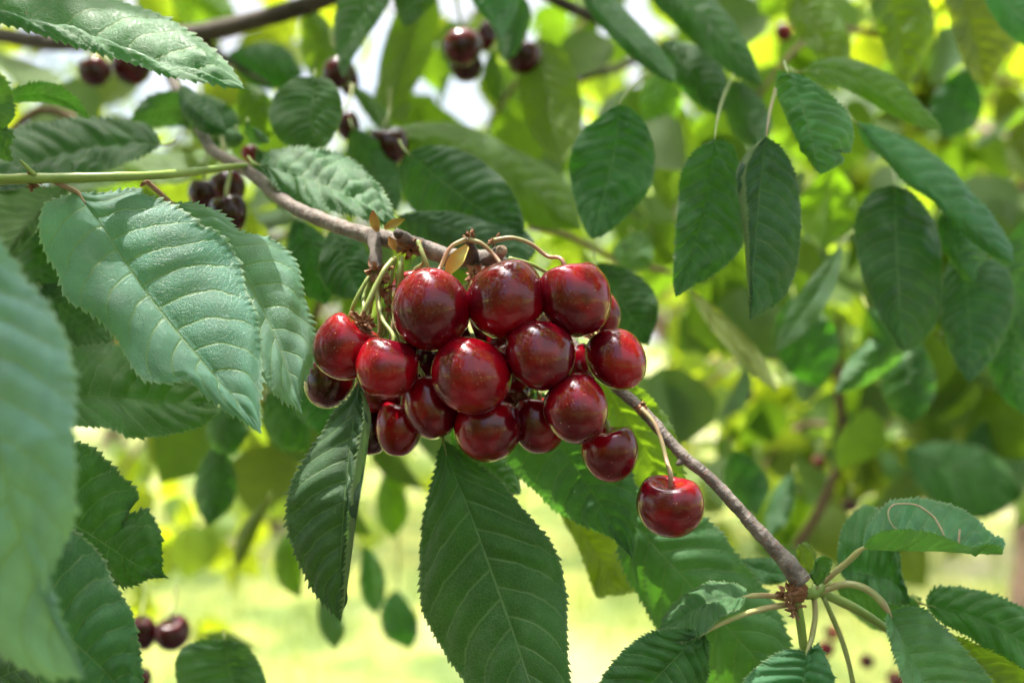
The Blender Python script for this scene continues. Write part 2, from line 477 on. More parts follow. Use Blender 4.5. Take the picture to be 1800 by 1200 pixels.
# ------------------------------------------------------------------ crowns of many small leaves (trees, overhead foliage, blurred twigs)
_s = np.array([0, .12, .35, .6, .82, 1.0]); _w = np.array([.02, .26, .44, .42, .22, .0])
def leaf_cloud(pos, dirs, size, fold=.25, nrm=None):
    """one mesh worth of simple folded, drooping leaves: pos base, dirs along, size length"""
    K = len(pos)
    dirs = dirs / np.linalg.norm(dirs, axis=1)[:, None]
    if nrm is None:
        nrm = rng.normal(size=(K, 3)); nrm[:, 2] = np.abs(nrm[:, 2]) + .2
    side = np.cross(dirs, nrm); side /= np.linalg.norm(side, axis=1)[:, None] + 1e-9
    nn = np.cross(side, dirs)
    V = []; U = []
    bend = rng.uniform(.05, .35, K)
    for k, (s, ww) in enumerate(zip(_s, _w)):
        c = pos + dirs * (size * s)[:, None] - nn * (size * bend * s * s)[:, None]
        for q in (-1, 0, 1):
            V.append(c + side * (size * ww * q)[:, None] + nn * (size * ww * abs(q) * fold)[:, None])
            U.append(np.tile([s, .5 + .5 * q], (K, 1)))
    V = np.stack(V, 1).reshape(-1, 3); U = np.stack(U, 1).reshape(-1, 2)
    quads = []
    for k in range(len(_s) - 1):
        for q in (0, 1):
            a = k * 3 + q
            quads.append((a, a + 3, a + 4, a + 1))
    quads = np.array(quads)
    Fq = (np.arange(K)[:, None, None] * (len(_s) * 3) + quads[None]).reshape(-1, 4)
    return V, Fq, U

def crown_points(center, rad, n, nclump, seed):
    """leaf bases gathered in uneven clumps around twig ends inside an ellipsoid"""
    r = np.random.default_rng(seed)
    d = r.normal(size=(nclump, 3)); d /= np.linalg.norm(d, axis=1)[:, None]
    cc = np.array(center) + d * np.array(rad) * (r.uniform(.25, 1.0, nclump) ** .5)[:, None]
    cs = r.uniform(.10, .26, nclump)
    k = r.integers(0, nclump, n)
    return cc[k] + r.normal(size=(n, 3)) * cs[k][:, None] * np.array([1, 1, .9]), cc, r

def background_tree(x, y, h, rad, label, n=2200, seed=1, low=1.25, trunk_r=.09, lean=0.0, clumps=90):
    t = thing('cherry_tree', (x, y, 0), label, 'tree', 'cherry trees of the orchard behind the branch')
    mb = MB()
    top = np.array([x + lean, y, h * .78])
    mb.tube([(x, y, -.1), (x + lean * .2, y, .5), (x + lean * .5, y + .03, 1.1), top], [trunk_r * 1.25, trunk_r, trunk_r * .85, trunk_r * .3], 12, 30, .06, seed=seed)
    mb.build('trunk', M['far_bark'], t)
    cen = (x + lean * .6, y, (h + low) / 2)
    pts, cc, r = crown_points(cen, (rad, rad, (h - low) / 2), n, clumps, seed)
    lm = MB()
    for c in cc[:26]:
        s0 = np.array([x + lean * .5, y, r.uniform(1.0, h * .6)])
        m_ = (s0 + c) / 2 + np.array([0, 0, .12])
        lm.tube([s0, m_, c], [trunk_r * .33, trunk_r * .2, .006], 6, 10, .05, seed=int(r.integers(999)))
    lm.build('limb', M['far_bark'], t)
    dirs = r.normal(size=(n, 3)) * .7; dirs[:, 2] -= .9
    V, Fq, U = leaf_cloud(pts, dirs, r.uniform(.08, .135, n))
    cr = link('crown', mesh('crown', V, Fq, True, U), t, M['crown']); k = (.55, .95, .7)[seed % 3]; cr.color = (k, k, k, 1)
    return t

background_tree(2.05, 3.9, 3.4, 1.15, 'cherry tree with a brown trunk at the far right edge of the meadow', 1500, 11, 1.15, .10, .1, 110)
background_tree(3.6, 6.8, 3.8, 1.6, 'wide cherry tree filling the gap beyond the far right trunk', 1500, 12, .9, .10)
background_tree(1.2, 7.2, 3.5, 1.6, 'pale cherry tree beyond the meadow, right of the fruit cluster', 1400, 13, 1.25, .10)
background_tree(-1.9, 7.8, 3.1, 1.7, 'pale cherry tree beyond the meadow, left of the fruit cluster', 1500, 14, 1.45, .10)
background_tree(-4.4, 7.4, 4.0, 1.7, 'cherry tree in the distance behind the big leaves at left', 1800, 15, 1.2, .10)
background_tree(-.6, 14.0, 3.9, 2.4, 'most distant cherry tree, a pale blur low behind the meadow', 2200, 16, .9, .12)
background_tree(4.6, 13.5, 5.0, 2.7, 'distant cherry tree blurred behind the right hand foliage', 2000, 17, .9, .12)
background_tree(-5.8, 14.5, 5.0, 2.7, 'distant cherry tree at the far left beyond the grass', 1600, 18, 1.0, .12)

# ------------------------------------------------------------------ the tree the photo looks into: trunk, dark limb, leafy crown overhead
own = thing('cherry_tree', (-1.35, 1.5, 0), 'near cherry tree whose dark thick limb crosses the top left corner', 'tree')
mb = MB()
mb.tube([(-1.35, 1.5, -.1), (-1.33, 1.5, .8), (-1.25, 1.45, 1.6), (-1.05, 1.30, 2.2), (-.6, 1.2, 2.7)], [.12, .10, .085, .06, .03], 14, 40, .06, seed=3)
mb.build('trunk', M['dark_bark'], own)
mb = MB()
mb.tube([(-1.30, 1.48, 1.3), P(-250, 90, .98), P(120, 75, .80), P(330, 62, .70), P(440, 38, .66), P(560, 2, .64), P(700, -60, .64), P(950, -190, .66)], [.040, .020, .0085, .0075, .0075, .007, .0065, .005], 14, 70, .05, seed=5)
mb.build('limb', M['dark_bark'], own)
mb = MB()
mb.tube([P(345, 62, .70), P(390, 100, .68), P(430, 125, .67), P(470, 150, .68)], [.0035, .003, .0022, .0015], 10, 24, .05, seed=6)
mb.build('limb', M['dark_bark'], own); mb = MB()
mb.tube([P(290, 60, .70), P(300, 130, .60), P(335, 200, .50), P(372, 262, .43)], [.0046, .0036, .0028, .0024], 12, 30, .05, seed=7)
mb.build('limb', M['dark_bark'], own); mb = MB()
mb.tube([P(640, -90, .62), P(900, -40, .66), P(1000, 12, .70), P(1080, 45, .74), P(1180, 90, .80)], [.005, .0045, .0045, .0035, .002], 10, 30, .05, seed=8)
mb.build('limb', M['dark_bark'], own); mb = MB()
mb.tube([P(960, 190, .95), P(1030, 135, .95), P(1090, 118, .95), P(1200, 60, 1.0)], [.002, .004, .004, .003], 8, 20, .05, seed=9)
mb.build('limb', M['dark_bark'], own)
# overhead crown: outside the frame above the branch, hanging into its top edge further back
def overhead():
    r = np.random.default_rng(21)
    pts = []
    n = 3600
    while len(pts) < n:
        y = r.uniform(.0, 1.15) if r.random() < .86 else r.uniform(1.1, 2.7); x = r.uniform(-1.6, 1.6)
        lo = .30 + .10 * max(0, .7 - y) + (.385 * y + .02 if y < 1.5 else .33 * y + .02)
        if x > -.1 and y > .5 and r.random() < .7: n -= 1; continue
        z = lo + abs(r.normal()) * .38
        if z > 1.75: continue
        # keep gaps where the sky shows through
        if math.sin(x * 7.3 + 1.1) * math.sin(y * 6.1 + .4) + .5 * math.sin(x * 15 + y * 11) > .62: continue
        pts.append((x, y, CAM_Z + z))
    # unseen leaves added along the sun direction to shade the fruit
    for k in range(420):
        p = np.array([r.uniform(-.34, .34), r.uniform(.20, .50), CAM_Z + r.uniform(-.22, .22)]) + np.array(sdir) * r.uniform(.8, 1.5)
        if p[2] - CAM_Z > .40 * p[1] + .06: pts.append(tuple(p))
    # unseen leaves added behind the camera, down to chest height, to darken reflections
    while len(pts) < n + 4200:
        x = r.uniform(-2.6, 2.6); y = r.uniform(-3.0, -1.3) if r.random() < .6 else r.uniform(-3.0, .6)
        if y > -1.3 and abs(x) < 1.5: continue
        z = r.uniform(-1.4, .55)
        if math.sin(x * 5.3 + 1.1 + z * 3) * math.sin(z * 6.1 + .4 + y * 2) > .45: continue
        if y > -.2: z = abs(z) + .3
        pts.append((x, y, CAM_Z + z))
    # unseen leaves added close on the left, behind the lens, to break up reflections
    for k in range(520):
        x, y, z = r.uniform(-1.3, -.22), r.uniform(-.95, -.02), r.uniform(-.45, .8)
        if math.sin(x * 9 + z * 5) * math.sin(z * 8 + y * 6) > .55: continue
        pts.append((x, y, CAM_Z + z))
    pts = np.array(pts)
    # gaps through which single beams of sun reach the branch
    keep = np.ones(len(pts), bool)
    for x, y, d, w_ in ((750, 500, .334, .042), (950, 490, .334, .046), (600, 590, .343, .030), (500, 480, .34, .045), (640, 340, .39, .045), (360, 430, .32, .040),
                        (1180, 880, .34, .03), (1330, 930, .348, .03)):
        q = pts - P(x, y, d); t_ = q @ np.array(sdir)
        dist = np.linalg.norm(q - t_[:, None] * np.array(sdir), axis=1)
        keep &= ~((dist < w_ + .035) & (t_ > 0))
    pts = pts[keep]; n = len(pts)
    dirs = r.normal(size=(n, 3)) * .8; dirs[:, 2] -= .8
    sz = r.uniform(.07, .11, n)
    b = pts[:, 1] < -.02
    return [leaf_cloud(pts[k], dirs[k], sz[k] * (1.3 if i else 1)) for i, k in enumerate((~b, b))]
for (V, Fq, U), tn in zip(overhead(), ((1, 1, 1, 1), (.35, .40, .40, 1))):  # behind-camera leaves tinted dark, shade put into their colour to dim reflections
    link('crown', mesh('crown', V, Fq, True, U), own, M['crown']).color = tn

# ------------------------------------------------------------------ hand-shaped leaves
PS = np.array([0, .03, .10, .2, .33, .47, .6, .72, .82, .90, .95, 1.0])
PW = np.array([0, .16, .42, .68, .90, 1.0, .97, .82, .58, .30, .14, 0.0])
LEAF_GROUP = 'leaves of the fruiting cherry branch'
count = [0]
def leaf(label, mid, A, B, d, dA=.0, dB=.0, mat='leaf', tint=(1, 1, 1), under=False, camber=.0016, wave=.0022, quilt=.0011,
         teeth=36, tooth=3.6, cols=9, petiole=None, pr=.0008, curlA=None, curlB=None, bow=0.0, pmat='petiole', per=4, cat='leaf'):
    """mid: midrib pixels base to tip. A / B: edge pixels (or half width in px) on the (dy,-dx) side and its opposite.
    d: depth at base and tip. dA/dB: how much deeper each edge lies than the midrib (m)."""
    count[0] += 1
    rs = np.random.default_rng(1000 + count[0])
    N = teeth * per
    tooth *= 1.9; quilt *= 1.6; camber *= 1.3
    if d[0] > .38:
        fo = rs.uniform(-.004, .012); dA += fo; dB += fo; bow += rs.uniform(-.006, .008); wave *= 1.5
    s = np.linspace(0, 1, N + 1)
    m = spline(mid, N)
    tg = np.gradient(m, axis=0); tg /= np.linalg.norm(tg, axis=1)[:, None] + 1e-9
    perp = np.stack([tg[:, 1], -tg[:, 0]], 1)
    L = np.sum(np.linalg.norm(np.diff(m, axis=0), axis=1))
    prof = np.interp(s, PS, PW)
    kk = np.ones(5) / 5
    prof = np.convolve(np.pad(prof, 2, mode='edge'), kk, 'valid'); prof[0] = 0; prof[-1] = 0
    def edge(E, sgn):
        if isinstance(E, (int, float)):
            sh = .05 * np.sin(np.pi * s)
            mm = np.stack([np.interp(np.clip(s + sh, 0, 1), s, m[:, k]) for k in (0, 1)], 1)
            return mm + sgn * perp * (E * prof)[:, None]
        return spline([mid[0]] + list(E) + [mid[-1]], N)
    eA, eB = edge(A, 1), edge(B, -1)
    wm = max(np.linalg.norm(eA - m, axis=1).max(), np.linalg.norm(eB - m, axis=1).max()) / F * d[0]
    quilt *= min(1.0, (wm / .015) ** 1.3)
    dm = np.interp(s, np.linspace(0, 1, len(d)), d) + bow * np.sin(np.pi * s)
    vs = np.linspace(-1, 1, 2 * cols + 1)
    G_ = np.zeros((N + 1, 2 * cols + 1, 3))
    ribbons = []
    fade = np.clip(np.minimum(s / .05, (1 - s) / .05), 0, 1)
    for side, E, dd, curl in ((1, eA, dA, curlA), (-1, eB, dB, curlB)):
        wv = E - m
        wl = np.linalg.norm(wv, axis=1)
        wn = wl / (wl.max() + 1e-9)
        T = np.gradient(E, axis=0); T /= np.linalg.norm(T, axis=1)[:, None] + 1e-9
        out = np.stack([T[:, 1], -T[:, 0]], 1) * side
        flip = np.sign(np.sum(out * wv, axis=1).mean()); out *= (flip if flip != 0 else 1)
        ph = s * teeth + .3 * np.sin(s * 13 + rs.uniform(0, 6))
        fr = ph - np.floor(ph)
        ra = rs.uniform(.45, 1.25, teeth + 3)[np.floor(ph).astype(int) + 1]
        tq = np.clip(fr / .75, 0, 1) * (fr <= .78) * ra * fade * tooth
        jag = rs.normal(size=N + 1) * tooth * .08
        ph1, ph2 = rs.uniform(0, 6.28, 2)
        for j, v in enumerate(vs):
            if (v >= 0) != (side > 0) and v != 0: continue
            a = abs(v)
            g_a = a; dz = dd * a ** 1.15
            p = m + wv * g_a
            if a > .999 and not curl:
                p = p + out * (tq + jag)[:, None] + T * (tq * .7)[:, None]
            G_[:, j, :2] = p
            if curl and a > .999: ribbons.append((side, E, wv, out, T, tq, dm + dd * wn, curl))
            G_[:, j, 2] = dm + dz * wn + wave * a * a * (np.sin(s * 9 + ph1) + .6 * np.sin(s * 21 + ph2)) * wn
    Q = PV(G_)
    ds = np.gradient(Q, axis=0); dv = np.gradient(Q, axis=1)
    nrm = np.cross(ds, dv); nl = np.linalg.norm(nrm, axis=2)[..., None]
    nrm = nrm / (nl + 1e-12)
    sg = -1.0 if under else 1.0
    aa = np.abs(vs)[None, :]; ss = s[:, None]
    sidev = (vs > 0)[None, :] * .4
    if under: sidev = (vs < 0)[None, :] * .4
    phase = NV * (ss - SL * aa - CV * aa * aa) + sidev
    fr = np.abs(phase - np.floor(phase) - .5) * 2          # 0 on a vein
    env = np.clip(aa / .12, 0, 1) * np.clip((1 - aa) / .15, 0, 1) * np.clip(ss / .06, 0, 1) * np.clip((1 - ss) / .1, 0, 1)
    cell = rs.uniform(.25, 1.5, (2, 60)); pi_ = np.clip(np.floor(phase + .5).astype(int) + 12, 0, 59)
    amp = np.where(vs[None, :] > 0, cell[0][pi_], cell[1][pi_])
    und = .35 * np.sin(ss * 17 + rs.uniform(0, 6) + 3 * vs[None, :]) * np.sin(vs[None, :] * 5 + rs.uniform(0, 6)) + .25 * np.sin(ss * 31 + 7 * vs[None, :] + rs.uniform(0, 6))
    h = quilt * ((np.sqrt(fr + .01) - .6) * amp + und) * env + camber * np.sin(np.pi * np.clip(aa, 0, 1)) * np.sin(np.pi * np.clip(ss, 0, 1)) \
        - .0004 * (aa < .02)
    Q = Q + nrm * (sg * h)[..., None]
    W = 2 * cols + 1
    ii = np.arange((N + 1) * W).reshape(N + 1, W)
    quads = np.stack([ii[:-1, :-1], ii[1:, :-1], ii[1:, 1:], ii[:-1, 1:]], -1).reshape(-1, 4)
    # the top surface faces where cross(ds, dv) points (towards the camera) unless seen from below
    if under: quads = quads[:, ::-1]
    U = np.stack(np.broadcast_arrays(ss, .5 + .5 * vs[None, :] * sg), -1).reshape(-1, 2)
    base = P(mid[0][0], mid[0][1], d[0])
    t = thing('cherry_leaf', base, label, cat, LEAF_GROUP)
    o = link('blade', mesh('blade', Q.reshape(-1, 3), quads, True, U), t, M[mat])
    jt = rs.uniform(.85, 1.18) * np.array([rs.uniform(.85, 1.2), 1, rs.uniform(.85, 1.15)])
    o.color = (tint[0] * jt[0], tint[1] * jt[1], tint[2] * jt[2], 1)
    for side, E, wv, out, T, tq, dE, curl in ribbons:      # margin rolled towards the camera, showing its pale underside
        R_ = np.zeros((N + 1, 7, 3)); lobe = np.sin(np.pi * np.clip(s, 0, 1)) ** .4
        for j in range(7):
            t_ = j / 6
            p = E - wv * (curl[0] * math.sin(t_ * math.pi / 2) * lobe)[:, None]
            if j == 6: p = p - out * tq[:, None] + T * (tq * .7)[:, None]
            R_[:, j, :2] = p; R_[:, j, 2] = dE - curl[1] * (math.sin(t_ * math.pi / 2) ** .7) * lobe - .0002
        jj = np.arange((N + 1) * 7).reshape(N + 1, 7)
        qd = np.stack([jj[:-1, :-1], jj[1:, :-1], jj[1:, 1:], jj[:-1, 1:]], -1).reshape(-1, 4)
        if side < 0: qd = qd[:, ::-1]
        tt_ = np.linspace(1, 1 - curl[0], 7)
        Ur = np.stack(np.broadcast_arrays(ss, .5 + .5 * side * tt_[None, :]), -1).reshape(-1, 2)
        ro = link('rolled_margin', mesh('rolled_margin', PV(R_).reshape(-1, 3), qd, True, Ur), t, M[mat]); ro.color = (1, 1, 1, 1)
    if petiole is None:
        b = np.array(mid[0], float); dr = -(tg[0]); up = np.array([0, -1.0])
        l_ = L * .08; pmat = 'stem'; pr = .0006
        petiole = [(b[0], b[1], d[0]), tuple(b + dr * l_ * .5 + up * l_ * .1) + (d[0] + .010,), tuple(b + dr * l_ * .9 + up * l_ * .45) + (d[0] + .028,)]
    pm = MB()
    kq = max(2, int(N * .05))
    m3 = P(m[kq][0], m[kq][1], dm[kq] + .0003)
    pts = [m3] + [P(*q) for q in petiole]
    pm.tube(pts, [pr * .3] + [pr] * (len(pts) - 1), 8, 26, .03, seed=count[0])
    pm.build('petiole', M[pmat], t)
    return t

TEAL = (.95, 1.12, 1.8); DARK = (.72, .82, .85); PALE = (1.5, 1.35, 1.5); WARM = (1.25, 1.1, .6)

# --- sharp and near leaves on the left
leaf('large blue-green serrated leaf hanging from the green shoot at left, in sharp focus',
     [(136, 339), (182, 400), (207, 440), (243, 493), (290, 557), (340, 617), (383, 667), (423, 712), (459, 763)],
     [(170, 340), (203, 337), (243, 331), (258, 345), (287, 353), (333, 377), (353, 397), (377, 403), (407, 437), (423, 470), (433, 517), (450, 550), (457, 600), (460, 673), (456, 717)],
     [(105, 348), (78, 363), (70, 400), (78, 440), (100, 477), (113, 517), (130, 535), (160, 550), (187, 573), (213, 607), (230, 640), (250, 663), (283, 673), (330, 668), (360, 693), (387, 713), (423, 735)],
     (.330, .322, .312), .016, -.006, tint=(2.15, 1.85, 4.2), teeth=44, tooth=4.2, cols=14, camber=.0022, quilt=.0005, wave=.0022,
     petiole=[(136, 339, .330), (112, 327, .326), (85, 315, .324), (62, 311, .322)], pr=.0009, pmat='stem_pink')
leaf('pale glossy leaf just behind the large serrated leaf, its tip beside the cherries',
     [(300, 356), (345, 385), (400, 440), (450, 520), (495, 620), (532, 728)],
     [(330, 357), (360, 363), (393, 380), (423, 408), (467, 417), (500, 437), (523, 467), (530, 497), (537, 533), (550, 573), (554, 627), (540, 657), (527, 687), (524, 707)],
     [(300, 400), (350, 490), (400, 560), (440, 620), (462, 665), (483, 690), (500, 705), (515, 712)],
     (.352, .344, .333), .014, -.006, tint=(2.15, 1.75, 4.0), teeth=44, tooth=4.6, cols=12, camber=.003, quilt=.0007, wave=.003,
     petiole=[(300, 356, .352), (278, 337, .346), (256, 318, .34)], pr=.0009, pmat='stem_pink')
leaf('dark green leaf lying flat behind the large serrated leaf, its blunt tip pointing right',
     [(20, 700), (133, 695), (230, 700), (310, 704), (384, 708)],
     [(40, 650), (90, 625), (127, 613), (165, 606), (213, 607), (300, 625), (340, 650), (368, 680), (380, 695)],
     [(60, 745), (130, 748), (180, 750), (210, 757), (224, 768), (283, 765), (340, 753), (367, 740), (381, 722)],
     (.375, .37), .012, -.012, tint=(.85, 1.0, .85), teeth=34, tooth=3.0, camber=.002, quilt=.0013)
leaf('very large soft focus teal leaf closest to the camera at the left edge',
     [(-75, 380), (-45, 560), (-10, 760), (40, 960), (95, 1100), (150, 1192)],
     [(-20, 410), (20, 453), (43, 493), (67, 517), (100, 563), (117, 600), (124, 640), (130, 680), (128, 750), (133, 867), (128, 915), (108, 967), (86, 1010), (95, 1060), (120, 1120)],
     [(-150, 430), (-230, 600), (-230, 800), (-150, 980), (-40, 1110), (60, 1180)],
     (.235, .225, .24), .002, .010, mat='leaf', tint=(2.5, 2.15, 6.6), teeth=36, tooth=6.0, camber=.0015)
leaf('dark serrated leaf with a bite in its edge, beside the soft teal leaf',
     [(40, 870), (95, 905), (147, 933), (200, 967), (240, 993), (300, 1018)],
     [(60, 800), (120, 777), (150, 782), (180, 803), (217, 840), (245, 871), (222, 878), (220, 899), (240, 901), (257, 893), (268, 910), (280, 935), (283, 965), (284, 1000), (291, 1011)],
     [(60, 930), (110, 980), (160, 1015), (207, 1027), (230, 1030), (262, 1016), (288, 1012)],
     (.345, .345), .004, .010, mat='leaf', tint=(.8, 1.15, .55), teeth=40, tooth=3.6)
leaf('dusty dark green leaf cut by the bottom edge at left, with a pale midrib',
     [(30, 1020), (70, 1070), (117, 1117), (187, 1183), (230, 1240), (270, 1310)],
     [(60, 950), (123, 930), (153, 950), (183, 987), (200, 1027), (230, 1073), (240, 1120), (247, 1167), (256, 1230)],
     [(10, 1080), (40, 1150), (100, 1230), (180, 1290)],
     (.31, .308), .006, .004, tint=(.9, 1.05, 1.25), teeth=44, tooth=3.6, cols=12, camber=.002)
leaf('dark leaf in the bottom left corner under the soft teal leaf',
     [(-80, 1250), (0, 1190), (80, 1170), (190, 1230)], 55, 60, (.34, .33), .01, .0, tint=DARK)
leaf('smooth blue-green leaf slanting across the top left corner',
     [(-160, -70), (-60, -10), (0, 28), (70, 48), (133, 66), (233, 103), (333, 128), (430, 157)],
     [(-60, -90), (60, -60), (187, -5), (247, 14), (290, 30), (333, 57), (370, 84), (400, 113), (420, 140)],
     [(-120, -20), (-40, 22), (0, 40), (66, 58), (133, 81), (233, 111), (300, 134), (383, 149)],
     (.37, .35), .022, -.010, tint=(1.5, 1.7, 2.0), teeth=40, tooth=3.2, quilt=.0012, camber=.003)
leaf('curled pale leaf poking in from the left edge above the green shoot',
     [(-60, 120), (-30, 170), (-5, 230), (23, 284)],
     [(-20, 118), (5, 135), (16, 152), (22, 175), (25, 205), (13, 214), (8, 222), (18, 228), (22, 240), (15, 258)],
     [(-70, 170), (-50, 220), (-10, 270)], (.30, .31), -.004, .006, tint=PALE, teeth=26, tooth=3.5)
leaf('narrow arching leaf near the top left, under the slanting leaf',
     [(-30, 168), (23, 168), (70, 163), (115, 178), (158, 209)],
     [(20, 158), (60, 146), (93, 147), (133, 172), (150, 195)], [(0, 182), (50, 176), (83, 178), (120, 190), (145, 204)],
     (.40, .41), -.02, .012, tint=(1.0, 1.3, 1.2), teeth=26, tooth=2.6)
leaf('broad dark leaf right above the green shoot at left, serrated top edge',
     [(285, 255), (235, 252), (150, 262), (60, 285), (-40, 320)],
     [(260, 268), (180, 300), (80, 318), (0, 335)],
     [(262, 222), (230, 214), (190, 209), (143, 207), (90, 214), (40, 222), (-20, 250)],
     (.43, .41), -.016, .014, tint=(.75, .95, 1.1), teeth=34, tooth=3.2, quilt=.0012)
leaf('dark leaf with a grey sheen between the narrow arching leaf and the tree fork',
     [(372, 240), (330, 200), (280, 195), (225, 222)], 30, 32, (.52, .50), .02, -.01, tint=(.7, .9, .9), teeth=24, tooth=2.5)
leaf('blue-green leaf at the left edge just below the green shoot',
     [(118, 322), (80, 360), (45, 400), (8, 452)],
     [(90, 330), (30, 322), (-40, 350), (-60, 420), (-20, 450)], [(118, 345), (95, 375), (60, 410), (30, 445)],
     (.40, .38), .012, -.008, tint=(.9, 1.1, 1.4), teeth=30, tooth=2.6)
leaf('shaded green leaf between the soft teal leaf and the large serrated leaf',
     [(110, 360), (80, 420), (70, 480), (95, 540)], 50, 52, (.41, .40), .004, .01, tint=(.7, 1.0, .5), teeth=28, tooth=2.6)
leaf('shaded leaf with curved veins peeking out below the large serrated leaf at left',
     [(70, 500), (110, 540), (150, 575), (200, 612)], 52, 45, (.40, .39), .01, -.006, tint=(.8, 1.0, .9), teeth=28, tooth=2.4)
leaf('bright green leaf lit from behind above the green shoot, near the fork',
     [(400, 262), (350, 285), (290, 295), (215, 290)], 28, 26, (.56, .54), -.01, .02, mat='leaf_soft', teeth=22, tooth=2.5)

# --- leaves around the fruit
leaf('hanging dark leaf with its right margin rolled over, directly left below the cherries',
     [(630, 672), (621, 740), (610, 830), (602, 930), (598, 1010), (599, 1092)],
     [(640, 690), (652, 730), (648, 775), (640, 830), (632, 880), (623, 940), (615, 1000), (606, 1060)],
     [(612, 700), (590, 722), (566, 762), (535, 808), (512, 850), (504, 900), (508, 935), (520, 975), (537, 1010), (556, 1045), (580, 1070)],
     (.335, .326, .33), .0005, .006, tint=(.75, .85, .9), teeth=42, tooth=4.0, cols=12, curlA=(.55, .0035), quilt=.0012,
     petiole=[(630, 672, .336), (636, 650, .345), (650, 610, .352)], pmat='stem')
leaf('big deep green leaf hanging straight down from below the cherries at the bottom centre',
     [(779, 772), (787, 807), (817, 877), (853, 973), (883, 1057), (910, 1133), (932, 1200), (985, 1330)],
     [(806, 790), (833, 812), (867, 835), (893, 860), (915, 890), (950, 930), (972, 960), (987, 1000), (995, 1050), (996, 1100), (998, 1167), (1003, 1230), (998, 1290)],
     [(770, 800), (766, 825), (752, 877), (743, 917), (739, 987), (742, 1067), (760, 1107), (787, 1153), (819, 1200), (870, 1255), (930, 1300)],
     (.350, .338, .320), .002, .014, tint=(.65, .92, .45), teeth=52, tooth=3.4, cols=14, camber=.0020, quilt=.0012,
     petiole=[(779, 772, .350), (778, 740, .352), (790, 690, .358)], pmat='stem')
leaf('grey-green leaf slanting down right from under the cherries, partly behind them',
     [(930, 690), (970, 760), (997, 800), (1033, 853), (1077, 920), (1112, 982)],
     [(980, 700), (1040, 735), (1080, 775), (1105, 820), (1117, 863), (1117, 910), (1113, 950)],
     [(905, 730), (888, 780), (893, 810), (915, 838), (943, 863), (970, 890), (1013, 917), (1067, 940), (1090, 955)],
     (.372, .362), -.002, .008, tint=(.95, 1.15, 1.3), teeth=40, tooth=3.2, cols=10,
     petiole=[(930, 690, .372), (915, 660, .37), (900, 620, .37)])
leaf('broad veined leaf behind the single hanging cherry, right of the bottom centre',
     [(1085, 850), (1120, 923), (1160, 970), (1200, 1013), (1277, 1100), (1333, 1163), (1398, 1250)],
     [(1130, 860), (1180, 880), (1240, 912), (1267, 935), (1297, 980), (1325, 1012), (1347, 1040), (1373, 1087), (1387, 1130), (1384, 1165), (1398, 1205)],
     [(1078, 900), (1086, 955), (1097, 1003), (1130, 1057), (1153, 1100), (1200, 1170), (1280, 1230), (1350, 1255)],
     (.382, .372), .004, .012, tint=(1.0, 1.25, 1.0), teeth=46, tooth=3.8, cols=12, quilt=.0012)
leaf('light green leaf behind the stalk of the single hanging cherry',
     [(1020, 610), (1070, 690), (1120, 770), (1165, 850), (1195, 925)],
     [(1070, 640), (1120, 678), (1152, 710), (1172, 735), (1188, 770), (1200, 820), (1206, 870)], 70,
     (.40, .39), -.01, .008, mat='leaf_soft', tint=(.75, .9, .75), teeth=38, tooth=3.0)
leaf('yellow-green leaf with a ragged square tip hanging below the grey-green leaf',
     [(985, 880), (1020, 930), (1060, 990), (1085, 1047)],
     [(1050, 890), (1090, 940), (1108, 1000), (1118, 1036), (1100, 1042)], [(990, 910), (1013, 953), (1028, 990), (1040, 1027), (1052, 1050), (1068, 1044)],
     (.44, .44), .01, -.004, mat='leaf_soft', tint=(.8, .9, .5), teeth=28, tooth=2.6)
leaf('dark leaf tucked directly under the lowest cherries, left of the grey-green leaf',
     [(800, 735), (830, 790), (870, 830), (915, 868)], 46, 40, (.385, .38), .004, 0, tint=(.7, 1.05, .5), teeth=30, tooth=2.6)
leaf('dark rounded leaf behind the upper right cherries of the cluster',
     [(1050, 462), (1080, 510), (1110, 560), (1140, 606)], 58, 62, (.46, .45), .0, .01, tint=(.6, .9, .5), teeth=30, tooth=1.5)

# --- cluster of leaves at the branch tip
leaf('boat shaped leaf with a curled straw on it, right of the branch tip',
     [(1517, 963), (1570, 966), (1650, 967), (1710, 971), (1763, 972)],
     [(1521, 935), (1535, 912), (1563, 883), (1600, 876), (1633, 878), (1667, 886), (1700, 900), (1727, 923), (1745, 940), (1763, 948)],
     [(1533, 943), (1567, 932), (1597, 932), (1627, 935), (1667, 947), (1690, 957), (1707, 962), (1735, 957), (1758, 962)],
     (.345, .335), .026, -.014, tint=(1.1, 1.35, 1.55), teeth=40, tooth=2.6, cols=12, camber=-.001, wave=.0012,
     petiole=[(1517, 963, .345), (1490, 987, .348), (1468, 1005, .350), (1447, 1024, .352)], pr=.0011)
leaf('green leaf standing upright behind the boat shaped leaf',
     [(1472, 998), (1500, 1003), (1540, 1012), (1570, 1022), (1600, 1060)],
     [(1474, 960), (1482, 925), (1503, 900), (1523, 888), (1550, 900), (1577, 960), (1585, 1010)],
     [(1490, 1020), (1530, 1045), (1570, 1060)], (.385, .38), .01, -.006, tint=(.85, 1.15, .8), teeth=34, tooth=2.2)
leaf('small curled leaf growing up from the branch tip',
     [(1437, 1030), (1434, 1010), (1442, 992), (1459, 981)], [(1450, 1016), (1458, 1002), (1462, 990)], [(1428, 1010), (1433, 990), (1448, 979)],
     (.350, .346), -.006, -.002, tint=(.9, 1.3, .8), teeth=18, tooth=2.0, cols=6, petiole=[(1437, 1030, .350), (1430, 1045, .351)])
